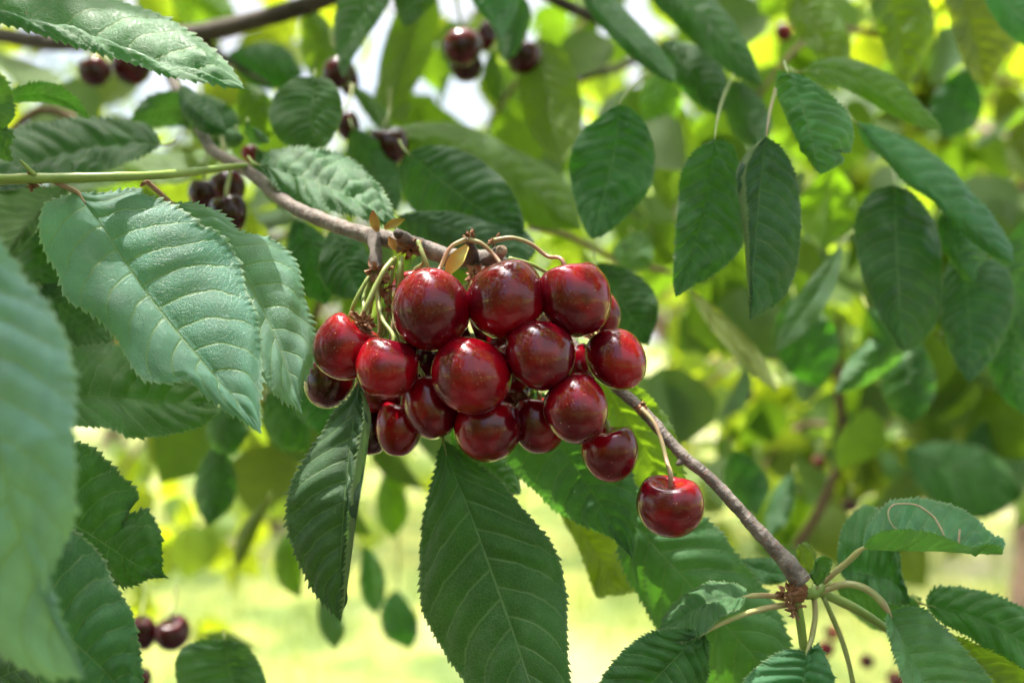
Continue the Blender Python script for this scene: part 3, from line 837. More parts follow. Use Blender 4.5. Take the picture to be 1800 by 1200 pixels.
leaf('small pale leaf rising behind the branch tip',
     [(1432, 1018), (1424, 995), (1414, 972), (1408, 955)], [(1412, 1005), (1402, 980), (1402, 962)], [(1434, 995), (1430, 970), (1418, 953)],
     (.366, .364), .002, .004, mat='leaf_soft', tint=(.9, .9, .9), teeth=16, tooth=1.8, cols=6, petiole=[(1432, 1018, .366), (1430, 1040, .360)])
leaf('leaf on a thin bent petiole left of the branch tip, tip pointing left',
     [(1312, 1048), (1280, 1050), (1235, 1062), (1195, 1085), (1158, 1108)],
     [(1300, 1068), (1270, 1080), (1250, 1100), (1237, 1112), (1200, 1128), (1175, 1122)],
     [(1310, 1035), (1287, 1026), (1250, 1024), (1220, 1036), (1190, 1058), (1168, 1085)],
     (.345, .342), -.012, .010, tint=(.85, 1.05, 1.0), teeth=34, tooth=2.8, cols=10,
     petiole=[(1312, 1048, .345), (1330, 1046, .347), (1358, 1047, .349), (1380, 1052, .350)], pr=.0010)
leaf('dark leaf hanging at the bottom edge from the longest petiole left of the branch tip',
     [(1238, 1112), (1200, 1145), (1160, 1185), (1110, 1240), (1060, 1300)],
     [(1243, 1125), (1246, 1160), (1243, 1193), (1225, 1240), (1160, 1290), (1100, 1300)],
     [(1220, 1108), (1185, 1104), (1147, 1111), (1117, 1127), (1083, 1158), (1060, 1190), (1046, 1230), (1045, 1270)],
     (.336, .325), .004, -.002, tint=(.62, 1.0, .6), teeth=46, tooth=3.2, cols=12,
     petiole=[(1238, 1112, .336), (1283, 1088, .340), (1343, 1069, .346), (1392, 1061, .350)], pr=.0010)
leaf('leaf at the bottom edge hanging from the short green spur below the branch tip',
     [(1418, 1147), (1414, 1190), (1408, 1250), (1398, 1330)],
     [(1437, 1133), (1446, 1143), (1456, 1165), (1467, 1197), (1472, 1250), (1450, 1300)],
     [(1400, 1142), (1378, 1143), (1347, 1160), (1308, 1196), (1300, 1240), (1340, 1300)],
     (.345, .325), -.002, .002, tint=(.9, 1.15, 1.3), teeth=44, tooth=3.2, cols=12,
     petiole=[(1418, 1147, .345), (1427, 1120, .348), (1433, 1080, .350), (1431, 1048, .351)], pr=.0010)
leaf('folded leaf with a pale turned-up margin, right of the branch tip at the bottom',
     [(1562, 1075), (1585, 1130), (1612, 1180), (1650, 1250), (1700, 1330)],
     [(1590, 1066), (1627, 1072), (1645, 1090), (1667, 1110), (1700, 1147), (1733, 1183), (1765, 1240), (1760, 1300)],
     [(1556, 1090), (1572, 1150), (1592, 1205), (1625, 1270), (1670, 1330)],
     (.342, .322), .010, -.018, tint=(1.3, 1.5, 1.7), teeth=44, tooth=3.2, cols=10, wave=.002,
     petiole=[(1562, 1075, .342), (1545, 1052, .344), (1520, 1033, .347), (1490, 1026, .349), (1462, 1032, .351), (1440, 1040, .352)], pr=.0013)
leaf('bright green ribbed leaf entering from the right edge at the bottom',
     [(1628, 1063), (1690, 1075), (1760, 1105), (1840, 1160), (1920, 1230)],
     [(1632, 1045), (1647, 1033), (1673, 1031), (1717, 1037), (1750, 1047), (1787, 1063), (1850, 1100), (1920, 1170)],
     [(1645, 1085), (1667, 1100), (1707, 1120), (1740, 1150), (1783, 1180), (1850, 1230)],
     (.368, .352), .008, -.004, tint=(.8, 1.3, .6), teeth=46, tooth=3.4, cols=12, quilt=.0013)
leaf('yellowish leaf margin curling up beneath the bright ribbed leaf at bottom right',
     [(1640, 1120), (1700, 1155), (1760, 1200), (1830, 1260)], [(1680, 1118), (1720, 1135), (1780, 1165), (1850, 1220)], [(1650, 1170), (1720, 1230), (1790, 1280)],
     (.352, .345), -.006, .006, mat='leaf_soft', under=True, tint=(1.0, 1.0, .7), teeth=40, tooth=2.8)
leaf('shaded leaf low behind the short green spur of the branch tip',
     [(1300, 985), (1330, 1000), (1365, 1008), (1395, 1008)], 24, 20, (.40, .40), .006, -.008, tint=(.8, 1.1, 1.0), teeth=26, tooth=2.4)
leaf('soft green leaf between the thick petiole and the upright leaf, right of the tip',
     [(1470, 1030), (1520, 1050), (1580, 1070), (1620, 1050)], 34, 44, (.41, .42), 0, .01, tint=(.8, 1.15, .9), teeth=26, tooth=2.0)

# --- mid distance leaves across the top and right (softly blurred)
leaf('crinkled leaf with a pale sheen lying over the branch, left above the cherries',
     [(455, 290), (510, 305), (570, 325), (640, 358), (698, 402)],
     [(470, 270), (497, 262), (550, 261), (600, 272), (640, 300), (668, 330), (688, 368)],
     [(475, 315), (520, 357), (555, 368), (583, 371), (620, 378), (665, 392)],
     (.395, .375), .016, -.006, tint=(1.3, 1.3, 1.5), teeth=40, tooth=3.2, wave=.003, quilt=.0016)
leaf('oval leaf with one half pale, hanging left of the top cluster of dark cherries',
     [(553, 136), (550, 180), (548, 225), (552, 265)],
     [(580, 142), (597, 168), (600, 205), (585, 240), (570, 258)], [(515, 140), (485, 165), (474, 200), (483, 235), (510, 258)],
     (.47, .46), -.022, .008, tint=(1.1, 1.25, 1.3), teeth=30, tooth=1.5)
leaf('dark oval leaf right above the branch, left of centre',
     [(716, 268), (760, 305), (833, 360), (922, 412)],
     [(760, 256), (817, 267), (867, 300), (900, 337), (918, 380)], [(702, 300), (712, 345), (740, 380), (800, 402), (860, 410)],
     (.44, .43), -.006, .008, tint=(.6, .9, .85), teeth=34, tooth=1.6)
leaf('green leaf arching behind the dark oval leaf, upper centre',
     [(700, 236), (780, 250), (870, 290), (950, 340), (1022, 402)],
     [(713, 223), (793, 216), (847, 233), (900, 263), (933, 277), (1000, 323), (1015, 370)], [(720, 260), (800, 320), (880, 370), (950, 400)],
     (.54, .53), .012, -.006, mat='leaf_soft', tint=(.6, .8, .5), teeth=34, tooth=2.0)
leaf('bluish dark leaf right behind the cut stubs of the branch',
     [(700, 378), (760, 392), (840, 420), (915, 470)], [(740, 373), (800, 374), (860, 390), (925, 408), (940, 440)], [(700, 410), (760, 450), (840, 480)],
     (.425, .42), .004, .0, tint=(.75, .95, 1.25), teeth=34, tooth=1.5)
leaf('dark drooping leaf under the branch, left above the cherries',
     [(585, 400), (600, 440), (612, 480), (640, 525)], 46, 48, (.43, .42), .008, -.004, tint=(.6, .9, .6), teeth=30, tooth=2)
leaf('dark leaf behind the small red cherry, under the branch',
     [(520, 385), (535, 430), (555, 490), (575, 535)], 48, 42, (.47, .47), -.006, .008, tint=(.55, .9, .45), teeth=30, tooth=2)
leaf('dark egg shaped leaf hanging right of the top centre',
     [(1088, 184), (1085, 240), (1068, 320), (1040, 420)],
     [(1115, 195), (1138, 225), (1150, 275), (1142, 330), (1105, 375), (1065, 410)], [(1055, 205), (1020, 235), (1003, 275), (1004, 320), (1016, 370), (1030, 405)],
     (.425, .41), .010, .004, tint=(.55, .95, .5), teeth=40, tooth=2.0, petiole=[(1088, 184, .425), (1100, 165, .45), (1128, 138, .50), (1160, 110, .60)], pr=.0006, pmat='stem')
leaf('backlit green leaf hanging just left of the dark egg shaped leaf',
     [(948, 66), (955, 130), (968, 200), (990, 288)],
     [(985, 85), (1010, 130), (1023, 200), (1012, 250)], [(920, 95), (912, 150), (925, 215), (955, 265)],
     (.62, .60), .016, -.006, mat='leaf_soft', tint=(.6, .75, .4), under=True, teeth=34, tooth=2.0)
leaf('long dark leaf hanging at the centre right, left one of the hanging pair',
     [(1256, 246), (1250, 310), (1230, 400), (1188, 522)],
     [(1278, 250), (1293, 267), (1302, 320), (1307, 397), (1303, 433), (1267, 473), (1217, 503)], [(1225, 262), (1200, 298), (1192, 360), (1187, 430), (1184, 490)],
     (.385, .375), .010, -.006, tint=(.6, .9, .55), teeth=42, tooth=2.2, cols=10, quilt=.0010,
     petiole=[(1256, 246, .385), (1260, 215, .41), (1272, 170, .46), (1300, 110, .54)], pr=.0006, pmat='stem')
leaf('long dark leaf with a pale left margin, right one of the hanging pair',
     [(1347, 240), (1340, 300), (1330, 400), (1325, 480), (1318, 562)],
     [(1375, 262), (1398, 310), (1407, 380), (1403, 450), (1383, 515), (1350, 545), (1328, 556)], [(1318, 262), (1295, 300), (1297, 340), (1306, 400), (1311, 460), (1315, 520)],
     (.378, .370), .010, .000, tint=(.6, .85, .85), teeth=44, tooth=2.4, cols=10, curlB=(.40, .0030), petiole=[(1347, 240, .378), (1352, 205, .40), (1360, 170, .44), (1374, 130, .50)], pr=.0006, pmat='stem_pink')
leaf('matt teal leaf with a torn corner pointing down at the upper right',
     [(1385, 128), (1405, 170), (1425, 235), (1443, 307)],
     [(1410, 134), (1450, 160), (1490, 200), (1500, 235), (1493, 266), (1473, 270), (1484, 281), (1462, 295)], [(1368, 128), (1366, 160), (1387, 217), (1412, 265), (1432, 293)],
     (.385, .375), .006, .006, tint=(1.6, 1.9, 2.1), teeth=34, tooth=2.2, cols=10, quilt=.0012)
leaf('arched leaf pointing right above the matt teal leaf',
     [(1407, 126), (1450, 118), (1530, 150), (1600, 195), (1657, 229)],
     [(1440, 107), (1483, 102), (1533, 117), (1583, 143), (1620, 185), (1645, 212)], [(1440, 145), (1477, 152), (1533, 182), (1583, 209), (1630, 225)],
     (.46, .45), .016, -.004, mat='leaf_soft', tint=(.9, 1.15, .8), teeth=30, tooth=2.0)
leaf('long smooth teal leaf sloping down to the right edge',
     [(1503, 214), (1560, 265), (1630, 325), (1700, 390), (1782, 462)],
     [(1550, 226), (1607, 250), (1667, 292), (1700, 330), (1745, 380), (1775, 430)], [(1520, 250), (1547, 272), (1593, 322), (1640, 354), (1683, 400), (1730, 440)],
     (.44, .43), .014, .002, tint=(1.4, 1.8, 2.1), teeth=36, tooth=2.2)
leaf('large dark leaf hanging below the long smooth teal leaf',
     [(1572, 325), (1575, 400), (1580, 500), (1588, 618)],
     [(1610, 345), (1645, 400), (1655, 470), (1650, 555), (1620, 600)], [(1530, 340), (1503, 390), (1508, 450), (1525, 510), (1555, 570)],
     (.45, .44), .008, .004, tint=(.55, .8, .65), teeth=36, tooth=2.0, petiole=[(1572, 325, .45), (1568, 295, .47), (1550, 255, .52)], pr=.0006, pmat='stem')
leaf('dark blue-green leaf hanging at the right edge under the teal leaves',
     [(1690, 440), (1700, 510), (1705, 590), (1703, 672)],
     [(1740, 455), (1773, 480), (1780, 543), (1752, 617), (1722, 655)], [(1665, 470), (1652, 540), (1668, 610), (1685, 645)],
     (.46, .45), .006, .012, tint=(.7, .95, 1.1), teeth=36, tooth=2.2)
leaf('small teal leaf with a nibbled tip below the long smooth teal leaf',
     [(1655, 375), (1672, 420), (1690, 460), (1712, 497)],
     [(1700, 398), (1728, 425), (1735, 452), (1720, 470)], [(1650, 400), (1660, 430), (1680, 470), (1700, 493)],
     (.445, .44), .010, .004, tint=(1.4, 1.8, 1.9), teeth=24, tooth=2.2)
leaf('broad green leaf at the right edge below the long smooth teal leaf',
     [(1830, 360), (1815, 440), (1790, 500), (1800, 600)], 70, 60, (.48, .48), .01, .0, tint=(.9, 1.2, 1.1), teeth=26, tooth=2)
leaf('leaf hanging at the right edge above the brown trunk',
     [(1820, 520), (1790, 580), (1780, 640), (1800, 730)], 44, 42, (.50, .50), .01, .0, tint=(.9, 1.3, .8), teeth=26, tooth=2)
leaf('bright backlit leaf at the top edge above the arched leaf',
     [(1395, -40), (1410, 20), (1445, 70), (1487, 112)], [(1440, -30), (1462, 10), (1490, 60), (1494, 98)], [(1375, -10), (1385, 30), (1410, 70), (1445, 102)],
     (.56, .55), .012, -.018, mat='leaf_soft', tint=(1, 1, .6), teeth=26, tooth=2)
leaf('yellow backlit leaf with a pale turned margin at the top edge, right',
     [(1560, -50), (1570, 10), (1585, 80), (1590, 156)], [(1610, -30), (1637, 10), (1640, 66), (1618, 112), (1600, 140)], [(1530, -10), (1543, 50), (1565, 110), (1578, 140)],
     (.58, .57), .014, -.024, mat='leaf_soft', tint=(1.1, 1, .5), teeth=26, tooth=2)
leaf('yellow backlit leaf with ladder-like light ribs at the top right',
     [(1690, -60), (1700, 20), (1720, 90), (1733, 158)], [(1740, -40), (1775, 10), (1792, 60), (1762, 110)], [(1660, -20), (1672, 40), (1690, 100), (1712, 138)],
     (.57, .56), .018, -.022, mat='leaf_soft', tint=(1.1, 1, .5), teeth=26, tooth=2)
leaf('teal leaf cutting across the top right corner',
     [(1720, -60), (1760, -10), (1810, 40), (1880, 90)], 34, 40, (.48, .47), .01, 0, tint=(1.4, 1.8, 2.0), teeth=24, tooth=2)
leaf('big leaf with bright ribs slanting down from the top edge, right of centre',
     [(1130, -60), (1200, 0), (1265, 60), (1340, 152)], [(1190, -50), (1260, 5), (1300, 55), (1325, 105)], [(1140, -10), (1190, 45), (1240, 92), (1290, 130)],
     (.52, .50), .010, -.012, tint=(.7, 1.1, .4), teeth=30, tooth=2)
leaf('long narrow leaf sloping from the top edge left of the bright ribbed leaf',
     [(1010, -50), (1060, 20), (1120, 80), (1187, 145)], [(1060, -20), (1115, 35), (1160, 85), (1185, 120)], [(1030, 10), (1070, 60), (1120, 108), (1160, 135)],
     (.50, .48), .014, -.004, tint=(.8, 1.15, .6), teeth=30, tooth=2)
leaf('dark rounded leaf hanging under the bright ribbed leaf',
     [(1165, 70), (1200, 110), (1235, 155), (1264, 206)], [(1215, 78), (1260, 105), (1280, 145), (1278, 180)], [(1165, 100), (1185, 140), (1220, 180)],
     (.55, .54), .006, .006, tint=(.5, .8, .6), teeth=28, tooth=1.8)
leaf('dark grey-green leaf above the hanging pair of long leaves',
     [(1290, 140), (1305, 190), (1325, 230), (1345, 262)], 40, 34, (.53, .52), .006, .0, tint=(.7, .95, .9), teeth=26, tooth=1.8)
leaf('yellow-green leaf hanging behind, between the egg shaped leaf and the hanging pair',
     [(1200, 188), (1190, 240), (1180, 310), (1178, 372)], 45, 44, (.70, .70), .02, -.01, mat='leaf_soft', under=True, tint=(.8, .9, .4), teeth=26, tooth=2)
leaf('soft green leaf above the yellow-green one, beneath the long narrow leaf',
     [(1170, 110), (1165, 150), (1160, 190), (1150, 235)], 36, 36, (.66, .66), .0, .01, tint=(.8, 1.1, .7), mat='leaf_soft', teeth=24, tooth=2)
leaf('dark green leaf far right of the arched leaf, deep in the foliage',
     [(1700, 120), (1690, 160), (1675, 200), (1660, 245)], 46, 44, (.72, .72), .01, .0, tint=(.5, .9, .5), teeth=22, tooth=2)
leaf('teal leaf tip hanging from the top edge beside the dark red top cherry',
     [(868, -60), (872, -20), (878, 25), (882, 70)], [(915, -40), (912, 0), (898, 40)], [(830, -30), (832, 5), (860, 40)],
     (.52, .51), .008, .0, tint=(1.3, 1.6, 1.6), teeth=24, tooth=1.8)
leaf('dark leaf beneath the teal leaf tip at the top, touching the dark red cherry',
     [(918, -10), (910, 30), (898, 70), (886, 108)], [(932, 20), (925, 60), (905, 95)], [(885, 20), (876, 60), (876, 90)],
     (.56, .56), .004, .008, tint=(.5, .95, .6), teeth=22, tooth=1.8)
leaf('backlit leaf left of the dark top cherries, hanging from the top edge',
     [(738, -40), (730, 40), (705, 120), (682, 200)], [(765, -10), (772, 40), (752, 110), (715, 170)], [(708, 0), (682, 60), (666, 125), (668, 175)],
     (.66, .65), .010, -.004, mat='leaf_soft', under=True, tint=(.6, .75, .35), teeth=30, tooth=2)
leaf('lower backlit leaf left of the dark top cherries',
     [(720, 120), (700, 150), (690, 180), (712, 216)], 36, 34, (.74, .73), .01, .0, mat='leaf_soft', tint=(.7, .8, .35), teeth=22, tooth=2)
leaf('grey-green leaf hanging from the top edge with a long pale tip, left of centre',
     [(655, -50), (640, 10), (615, 70), (603, 138)], [(690, -20), (668, 30), (640, 70), (615, 110)], [(610, -30), (590, 25), (590, 80), (598, 118)],
     (.52, .50), -.018, .006, tint=(1.0, 1.2, 1.2), teeth=30, tooth=2)
leaf('small leaf with a grey half at the top edge between two sky gaps',
     [(735, -50), (728, -20), (722, 15), (712, 48)], [(775, -30), (765, 0), (738, 30)], [(690, -20), (695, 10), (705, 35)],
     (.50, .50), -.016, .006, tint=(1.1, 1.2, 1.2), teeth=22, tooth=1.8)
leaf('dark leaf filling the space below the thick dark limb',
     [(400, 95), (440, 110), (490, 122), (535, 130)], 44, 40, (.78, .78), .01, .01, tint=(.55, .95, .5), teeth=24, tooth=1.8)
leaf('green leaf hanging from the thick dark limb right of the sky gap',
     [(540, 10), (560, 60), (575, 110), (585, 165)], 32, 40, (.72, .72), .01, .01, mat='leaf_soft', tint=(.6, .8, .4), teeth=24, tooth=1.8)
leaf('bright leaf above the thick dark limb at the top left',
     [(300, -40), (330, -10), (370, 20), (420, 42)], 40, 42, (.85, .85), .0, .02, mat='leaf_soft', tint=(.9, 1, .5), teeth=22, tooth=2)
leaf('backlit leaf left of the fork, behind the thin red cherry stalks',
     [(420, 150), (440, 180), (450, 215), (455, 262)], 40, 30, (.58, .58), .0, .01, mat='leaf_soft', tint=(.6, .8, .4), teeth=22, tooth=2)
leaf('grey-green leaf just right of the tree fork',
     [(350, 165), (365, 200), (385, 230), (400, 262)], 42, 40, (.55, .54), -.006, .006, tint=(.9, 1.1, 1.0), teeth=22, tooth=2)
leaf('tiny pale leaf pointing down beside the tree fork',
     [(415, 226), (412, 236), (414, 248), (420, 258)], 16, 18, (.45, .45), -.008, .0, tint=(2.2, 2.0, 2.2), teeth=12, tooth=1.2, cols=4)
leaf('tiny twisted pale leaf right of the tree fork',
     [(436, 215), (440, 230), (455, 242), (474, 250)], 10, 12, (.45, .45), -.008, .004, tint=(1.8, 1.8, 1.8), teeth=12, tooth=1.2, cols=4)
leaf('dark leaf between the oval half-pale leaf and the small red cherry',
     [(620, 225), (640, 270), (665, 320), (700, 372)], 44, 40, (.50, .50), .0, .008, tint=(.6, .95, .6), teeth=28, tooth=1.8)
leaf('narrow leaf edge running from the top cherries down to the small red cherry',
     [(615, 150), (640, 175), (665, 205), (690, 245)], 16, 14, (.60, .59), .02, .0, mat='leaf_soft', tint=(.6, .8, .4), teeth=24, tooth=1.8)
leaf('narrow backlit leaf hanging between the two dark top cherries',
     [(868, 90), (866, 120), (870, 150), (876, 186)], 14, 20, (.66, .66), .006, .0, mat='leaf_soft', tint=(.55, .75, .4), teeth=22, tooth=1.6)
leaf('small dark leaf over the branch just below the fork',
     [(452, 262), (470, 300), (488, 330), (500, 372)], 26, 24, (.47, .46), .006, .0, tint=(.6, .95, .6), teeth=22, tooth=1.8)
leaf('dark leaf partly covering the branch above the green shoot',
     [(318, 150), (340, 185), (372, 215), (398, 232)], 24, 26, (.44, .43), .006, .0, tint=(.6, .95, .7), teeth=22, tooth=1.8)
# --- lower left and centre, blurred
leaf('small dark pointed leaf hanging alone over the meadow at lower left',
     [(385, 775), (380, 820), (374, 870), (366, 925)], 40, 34, (.62, .62), .0, .01, tint=(.55, 1.05, .3), mat='leaf', teeth=26, tooth=1.8)
leaf('dark wide leaf hanging above the small pointed leaf at lower left',
     [(400, 705), (395, 735), (398, 765), (412, 800)], 40, 34, (.56, .56), .0, .01, tint=(.6, 1.05, .4), teeth=26, tooth=1.8)
leaf('green leaf behind the tip of the large serrated leaf',
     [(470, 690), (490, 725), (510, 760), (540, 790)], 50, 34, (.52, .52), .0, .01, tint=(.7, 1.1, .5), teeth=26, tooth=1.8)
leaf('green leaf behind the tip of the pale glossy leaf',
     [(520, 640), (545, 675), (560, 715), (570, 765)], 44, 40, (.46, .46), .0, .01, tint=(.6, 1.05, .5), teeth=26, tooth=1.8)
leaf('pale pointed leaf with dark ribs at the bottom edge, lower left',
     [(395, 1124), (400, 1160), (410, 1210), (420, 1280)], [(430, 1135), (458, 1170), (470, 1220), (460, 1260)], [(350, 1127), (318, 1142), (308, 1175), (330, 1240)],
     (.42, .41), .008, .008, tint=(.8, 1.0, 1.15), teeth=28, tooth=1.8, quilt=.0014)
leaf('green leaf hanging over the meadow left of the big deep green leaf',
     [(680, 825), (685, 860), (688, 900), (690, 945)], 30, 26, (.80, .80), .0, .01, mat='leaf_soft', tint=(.6, .9, .4), teeth=22, tooth=2)
leaf('dark leaf low over the meadow, left of the big deep green leaf',
     [(695, 1035), (700, 1065), (712, 1100), (722, 1140)], 24, 40, (.82, .82), .0, .02, tint=(.7, 1.1, .6), teeth=22, tooth=2)
leaf('grey sheen leaf low over the meadow beside the dark low leaf',
     [(640, 960), (650, 990), (655, 1030), (660, 1080)], 22, 22, (.70, .70), -.02, .01, tint=(1.4, 1.5, 1.6), teeth=22, tooth=2)
leaf('slim backlit leaf over the meadow behind the hanging rolled leaf',
     [(520, 930), (505, 965), (508, 1010), (528, 1050)], 24, 22, (.68, .68), .0, .01, mat='leaf_soft', tint=(.9, 1, .4), teeth=22, tooth=2)
leaf('thin brownish green leaf drooping over the meadow at lower left',
     [(470, 880), (450, 910), (430, 945), (415, 1000)], 15, 13, (.70, .70), .0, .02, mat='leaf_soft', tint=(.9, .8, .5), teeth=22, tooth=2)
leaf('grey bluish leaf hanging over the meadow right of the rolled leaf tip',
     [(570, 1040), (575, 1075), (585, 1110), (590, 1140)], 22, 20, (.66, .66), -.01, .01, tint=(1.3, 1.5, 1.5), teeth=22, tooth=2)
leaf('olive leaf with a bright edge pointing left below the paired low cherries',
     [(450, 1140), (420, 1130), (385, 1120), (350, 1118)], 14, 12, (.70, .70), .0, .01, mat='leaf_soft', tint=(.8, .9, .4), teeth=22, tooth=2)
# --- right hand blurred foliage
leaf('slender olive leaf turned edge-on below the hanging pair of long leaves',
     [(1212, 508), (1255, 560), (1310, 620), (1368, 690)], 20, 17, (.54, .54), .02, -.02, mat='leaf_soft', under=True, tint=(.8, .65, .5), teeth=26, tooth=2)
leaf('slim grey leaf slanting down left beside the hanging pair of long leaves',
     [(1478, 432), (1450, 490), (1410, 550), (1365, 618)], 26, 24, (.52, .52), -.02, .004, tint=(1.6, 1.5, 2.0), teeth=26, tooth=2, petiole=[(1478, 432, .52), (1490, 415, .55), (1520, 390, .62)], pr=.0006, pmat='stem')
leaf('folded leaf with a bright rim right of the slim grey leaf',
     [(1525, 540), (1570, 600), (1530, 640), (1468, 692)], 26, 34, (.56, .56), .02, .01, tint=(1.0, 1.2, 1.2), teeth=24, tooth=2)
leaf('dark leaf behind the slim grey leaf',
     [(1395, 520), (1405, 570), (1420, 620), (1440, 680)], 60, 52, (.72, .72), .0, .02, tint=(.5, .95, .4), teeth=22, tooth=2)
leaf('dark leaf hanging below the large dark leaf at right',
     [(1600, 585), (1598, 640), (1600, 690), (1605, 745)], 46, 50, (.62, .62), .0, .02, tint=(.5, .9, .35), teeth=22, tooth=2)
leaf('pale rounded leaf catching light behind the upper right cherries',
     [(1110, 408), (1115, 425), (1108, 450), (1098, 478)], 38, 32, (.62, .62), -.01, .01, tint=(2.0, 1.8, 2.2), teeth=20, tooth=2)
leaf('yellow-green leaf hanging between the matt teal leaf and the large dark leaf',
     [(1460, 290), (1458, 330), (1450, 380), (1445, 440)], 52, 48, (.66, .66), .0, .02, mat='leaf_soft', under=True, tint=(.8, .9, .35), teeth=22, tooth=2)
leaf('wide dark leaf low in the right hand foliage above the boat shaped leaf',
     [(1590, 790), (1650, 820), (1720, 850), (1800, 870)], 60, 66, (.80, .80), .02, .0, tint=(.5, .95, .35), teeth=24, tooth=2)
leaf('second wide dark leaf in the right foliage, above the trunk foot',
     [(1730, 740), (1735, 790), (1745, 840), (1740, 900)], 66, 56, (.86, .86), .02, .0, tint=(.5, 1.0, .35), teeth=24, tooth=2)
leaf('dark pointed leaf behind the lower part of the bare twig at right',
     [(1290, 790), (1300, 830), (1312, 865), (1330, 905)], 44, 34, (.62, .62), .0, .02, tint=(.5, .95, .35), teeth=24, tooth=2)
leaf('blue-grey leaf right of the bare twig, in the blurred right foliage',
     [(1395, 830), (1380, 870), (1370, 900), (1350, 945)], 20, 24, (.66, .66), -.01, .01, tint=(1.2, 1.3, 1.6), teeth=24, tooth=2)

# ------------------------------------------------------------------ blurred twigs with foliage behind (0.8 to 2 m)
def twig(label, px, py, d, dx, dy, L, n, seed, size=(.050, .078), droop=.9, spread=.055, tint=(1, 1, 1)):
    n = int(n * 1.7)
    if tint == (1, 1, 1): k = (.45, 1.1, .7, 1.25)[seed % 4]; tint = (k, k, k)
    r = np.random.default_rng(seed)
    a = P(px, py, d); b = P(px + dx, py + dy, d + r.uniform(-.1, .1))
    m_ = (a + b) / 2 + np.array([0, 0, L * .12])
    t = thing('leafy_twig', a, label, 'twig', 'blurred leafy twigs behind the branch')
    mb = MB(); c = mb.tube([a, m_, b], [.0035, .0028, .0012], 8, 26, .05, seed=seed)
    mb.build('stem', M['far_bark'], t)
    k = r.integers(0, len(c), n)
    pts = c[k] + r.normal(size=(n, 3)) * spread
    dirs = r.normal(size=(n, 3)) * .6; dirs[:, 2] -= droop
    nr = r.normal(size=(n, 3)); nr[:, 1] -= .8; nr[:, 2] += .5
    V, Fq, U = leaf_cloud(pts, dirs, r.uniform(size[0], size[1], n), .3, nr)
    fo = link('foliage', mesh('foliage', V, Fq, True, U), t, M['crown']); fo.color = (tint[0], tint[1], tint[2], 1)
    return t
twig('blurred leafy twig at the upper right corner, behind the yellow backlit leaves', 1850, -60, 1.2, -420, 150, .4, 30, 31)
twig('blurred leafy twig deep behind the arched leaf at upper right', 1820, 150, 1.3, -350, 130, .4, 30, 32)
twig('blurred leafy twig right of the large dark hanging leaf', 1900, 420, 1.1, -330, 130, .4, 26, 33)
twig('blurred leafy twig behind the wide dark leaves low at right', 1900, 640, 1.2, -420, 180, .4, 34, 34)
twig('blurred leafy twig behind the folded bright-rimmed leaf', 1600, 420, 1.5, -330, 220, .4, 24, 35)
twig('blurred leafy twig behind the bare part of the branch', 1500, 620, 1.7, -260, 260, .4, 18, 36)
twig('blurred leafy twig high behind the hanging pair of long leaves', 1500, 40, 1.3, -420, 130, .4, 30, 37)
twig('blurred leafy twig at the top centre behind the dark cherries', 1100, -60, 1.3, -300, 110, .4, 7, 38)
twig('blurred leafy twig at the top left behind the thick limb', 420, -60, 1.3, -350, 60, .4, 12, 39)
twig('blurred leafy twig behind the fork on the left', 540, 190, 1.2, -300, 130, .4, 10, 40)
twig('blurred leafy twig behind the branch left of the cherries', 620, 430, 1.0, -260, 130, .4, 22, 41)
twig('blurred leafy twig behind the tips of the big left leaves', 300, 560, .95, 260, 150, .4, 18, 42)
twig('blurred leafy twig hanging over the meadow left of the rolled leaf', 560, 720, 1.5, -230, 150, .4, 16, 43)
twig('blurred leafy twig low at far right beside the trunk', 1900, 800, 1.5, -400, 60, .4, 26, 44)
twig('blurred leafy twig behind the egg shaped leaf', 1180, 250, 1.4, -330, 110, .4, 16, 45)
twig('blurred leafy twig low behind the boat shaped leaf', 1650, 690, 2.0, -300, 160, .5, 26, 46)
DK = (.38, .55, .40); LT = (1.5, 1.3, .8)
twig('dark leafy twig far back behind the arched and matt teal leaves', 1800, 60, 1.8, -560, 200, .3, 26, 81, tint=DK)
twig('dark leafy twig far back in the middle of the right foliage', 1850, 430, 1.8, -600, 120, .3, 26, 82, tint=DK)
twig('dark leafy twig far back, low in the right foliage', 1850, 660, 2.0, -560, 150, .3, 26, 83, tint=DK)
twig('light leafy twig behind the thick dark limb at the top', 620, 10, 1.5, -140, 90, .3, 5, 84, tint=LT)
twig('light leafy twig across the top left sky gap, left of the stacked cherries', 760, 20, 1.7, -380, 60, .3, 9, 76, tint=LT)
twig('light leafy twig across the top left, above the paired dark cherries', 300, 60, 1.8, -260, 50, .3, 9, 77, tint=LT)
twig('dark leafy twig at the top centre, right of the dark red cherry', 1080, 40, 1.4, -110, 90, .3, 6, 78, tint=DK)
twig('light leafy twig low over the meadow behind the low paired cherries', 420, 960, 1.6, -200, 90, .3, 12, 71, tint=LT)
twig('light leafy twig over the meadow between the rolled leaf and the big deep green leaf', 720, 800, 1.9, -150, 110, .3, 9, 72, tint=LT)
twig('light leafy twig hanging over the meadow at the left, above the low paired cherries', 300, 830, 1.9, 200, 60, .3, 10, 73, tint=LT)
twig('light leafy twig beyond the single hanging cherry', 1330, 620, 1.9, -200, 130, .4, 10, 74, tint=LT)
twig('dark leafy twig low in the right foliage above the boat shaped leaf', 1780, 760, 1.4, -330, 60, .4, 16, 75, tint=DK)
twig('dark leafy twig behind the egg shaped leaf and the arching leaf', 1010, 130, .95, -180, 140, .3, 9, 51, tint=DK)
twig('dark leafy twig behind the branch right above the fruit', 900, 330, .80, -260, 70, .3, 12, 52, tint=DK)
twig('dark leafy twig right behind the cherries at the far right', 1260, 420, .85, -200, 130, .3, 12, 53, tint=DK)
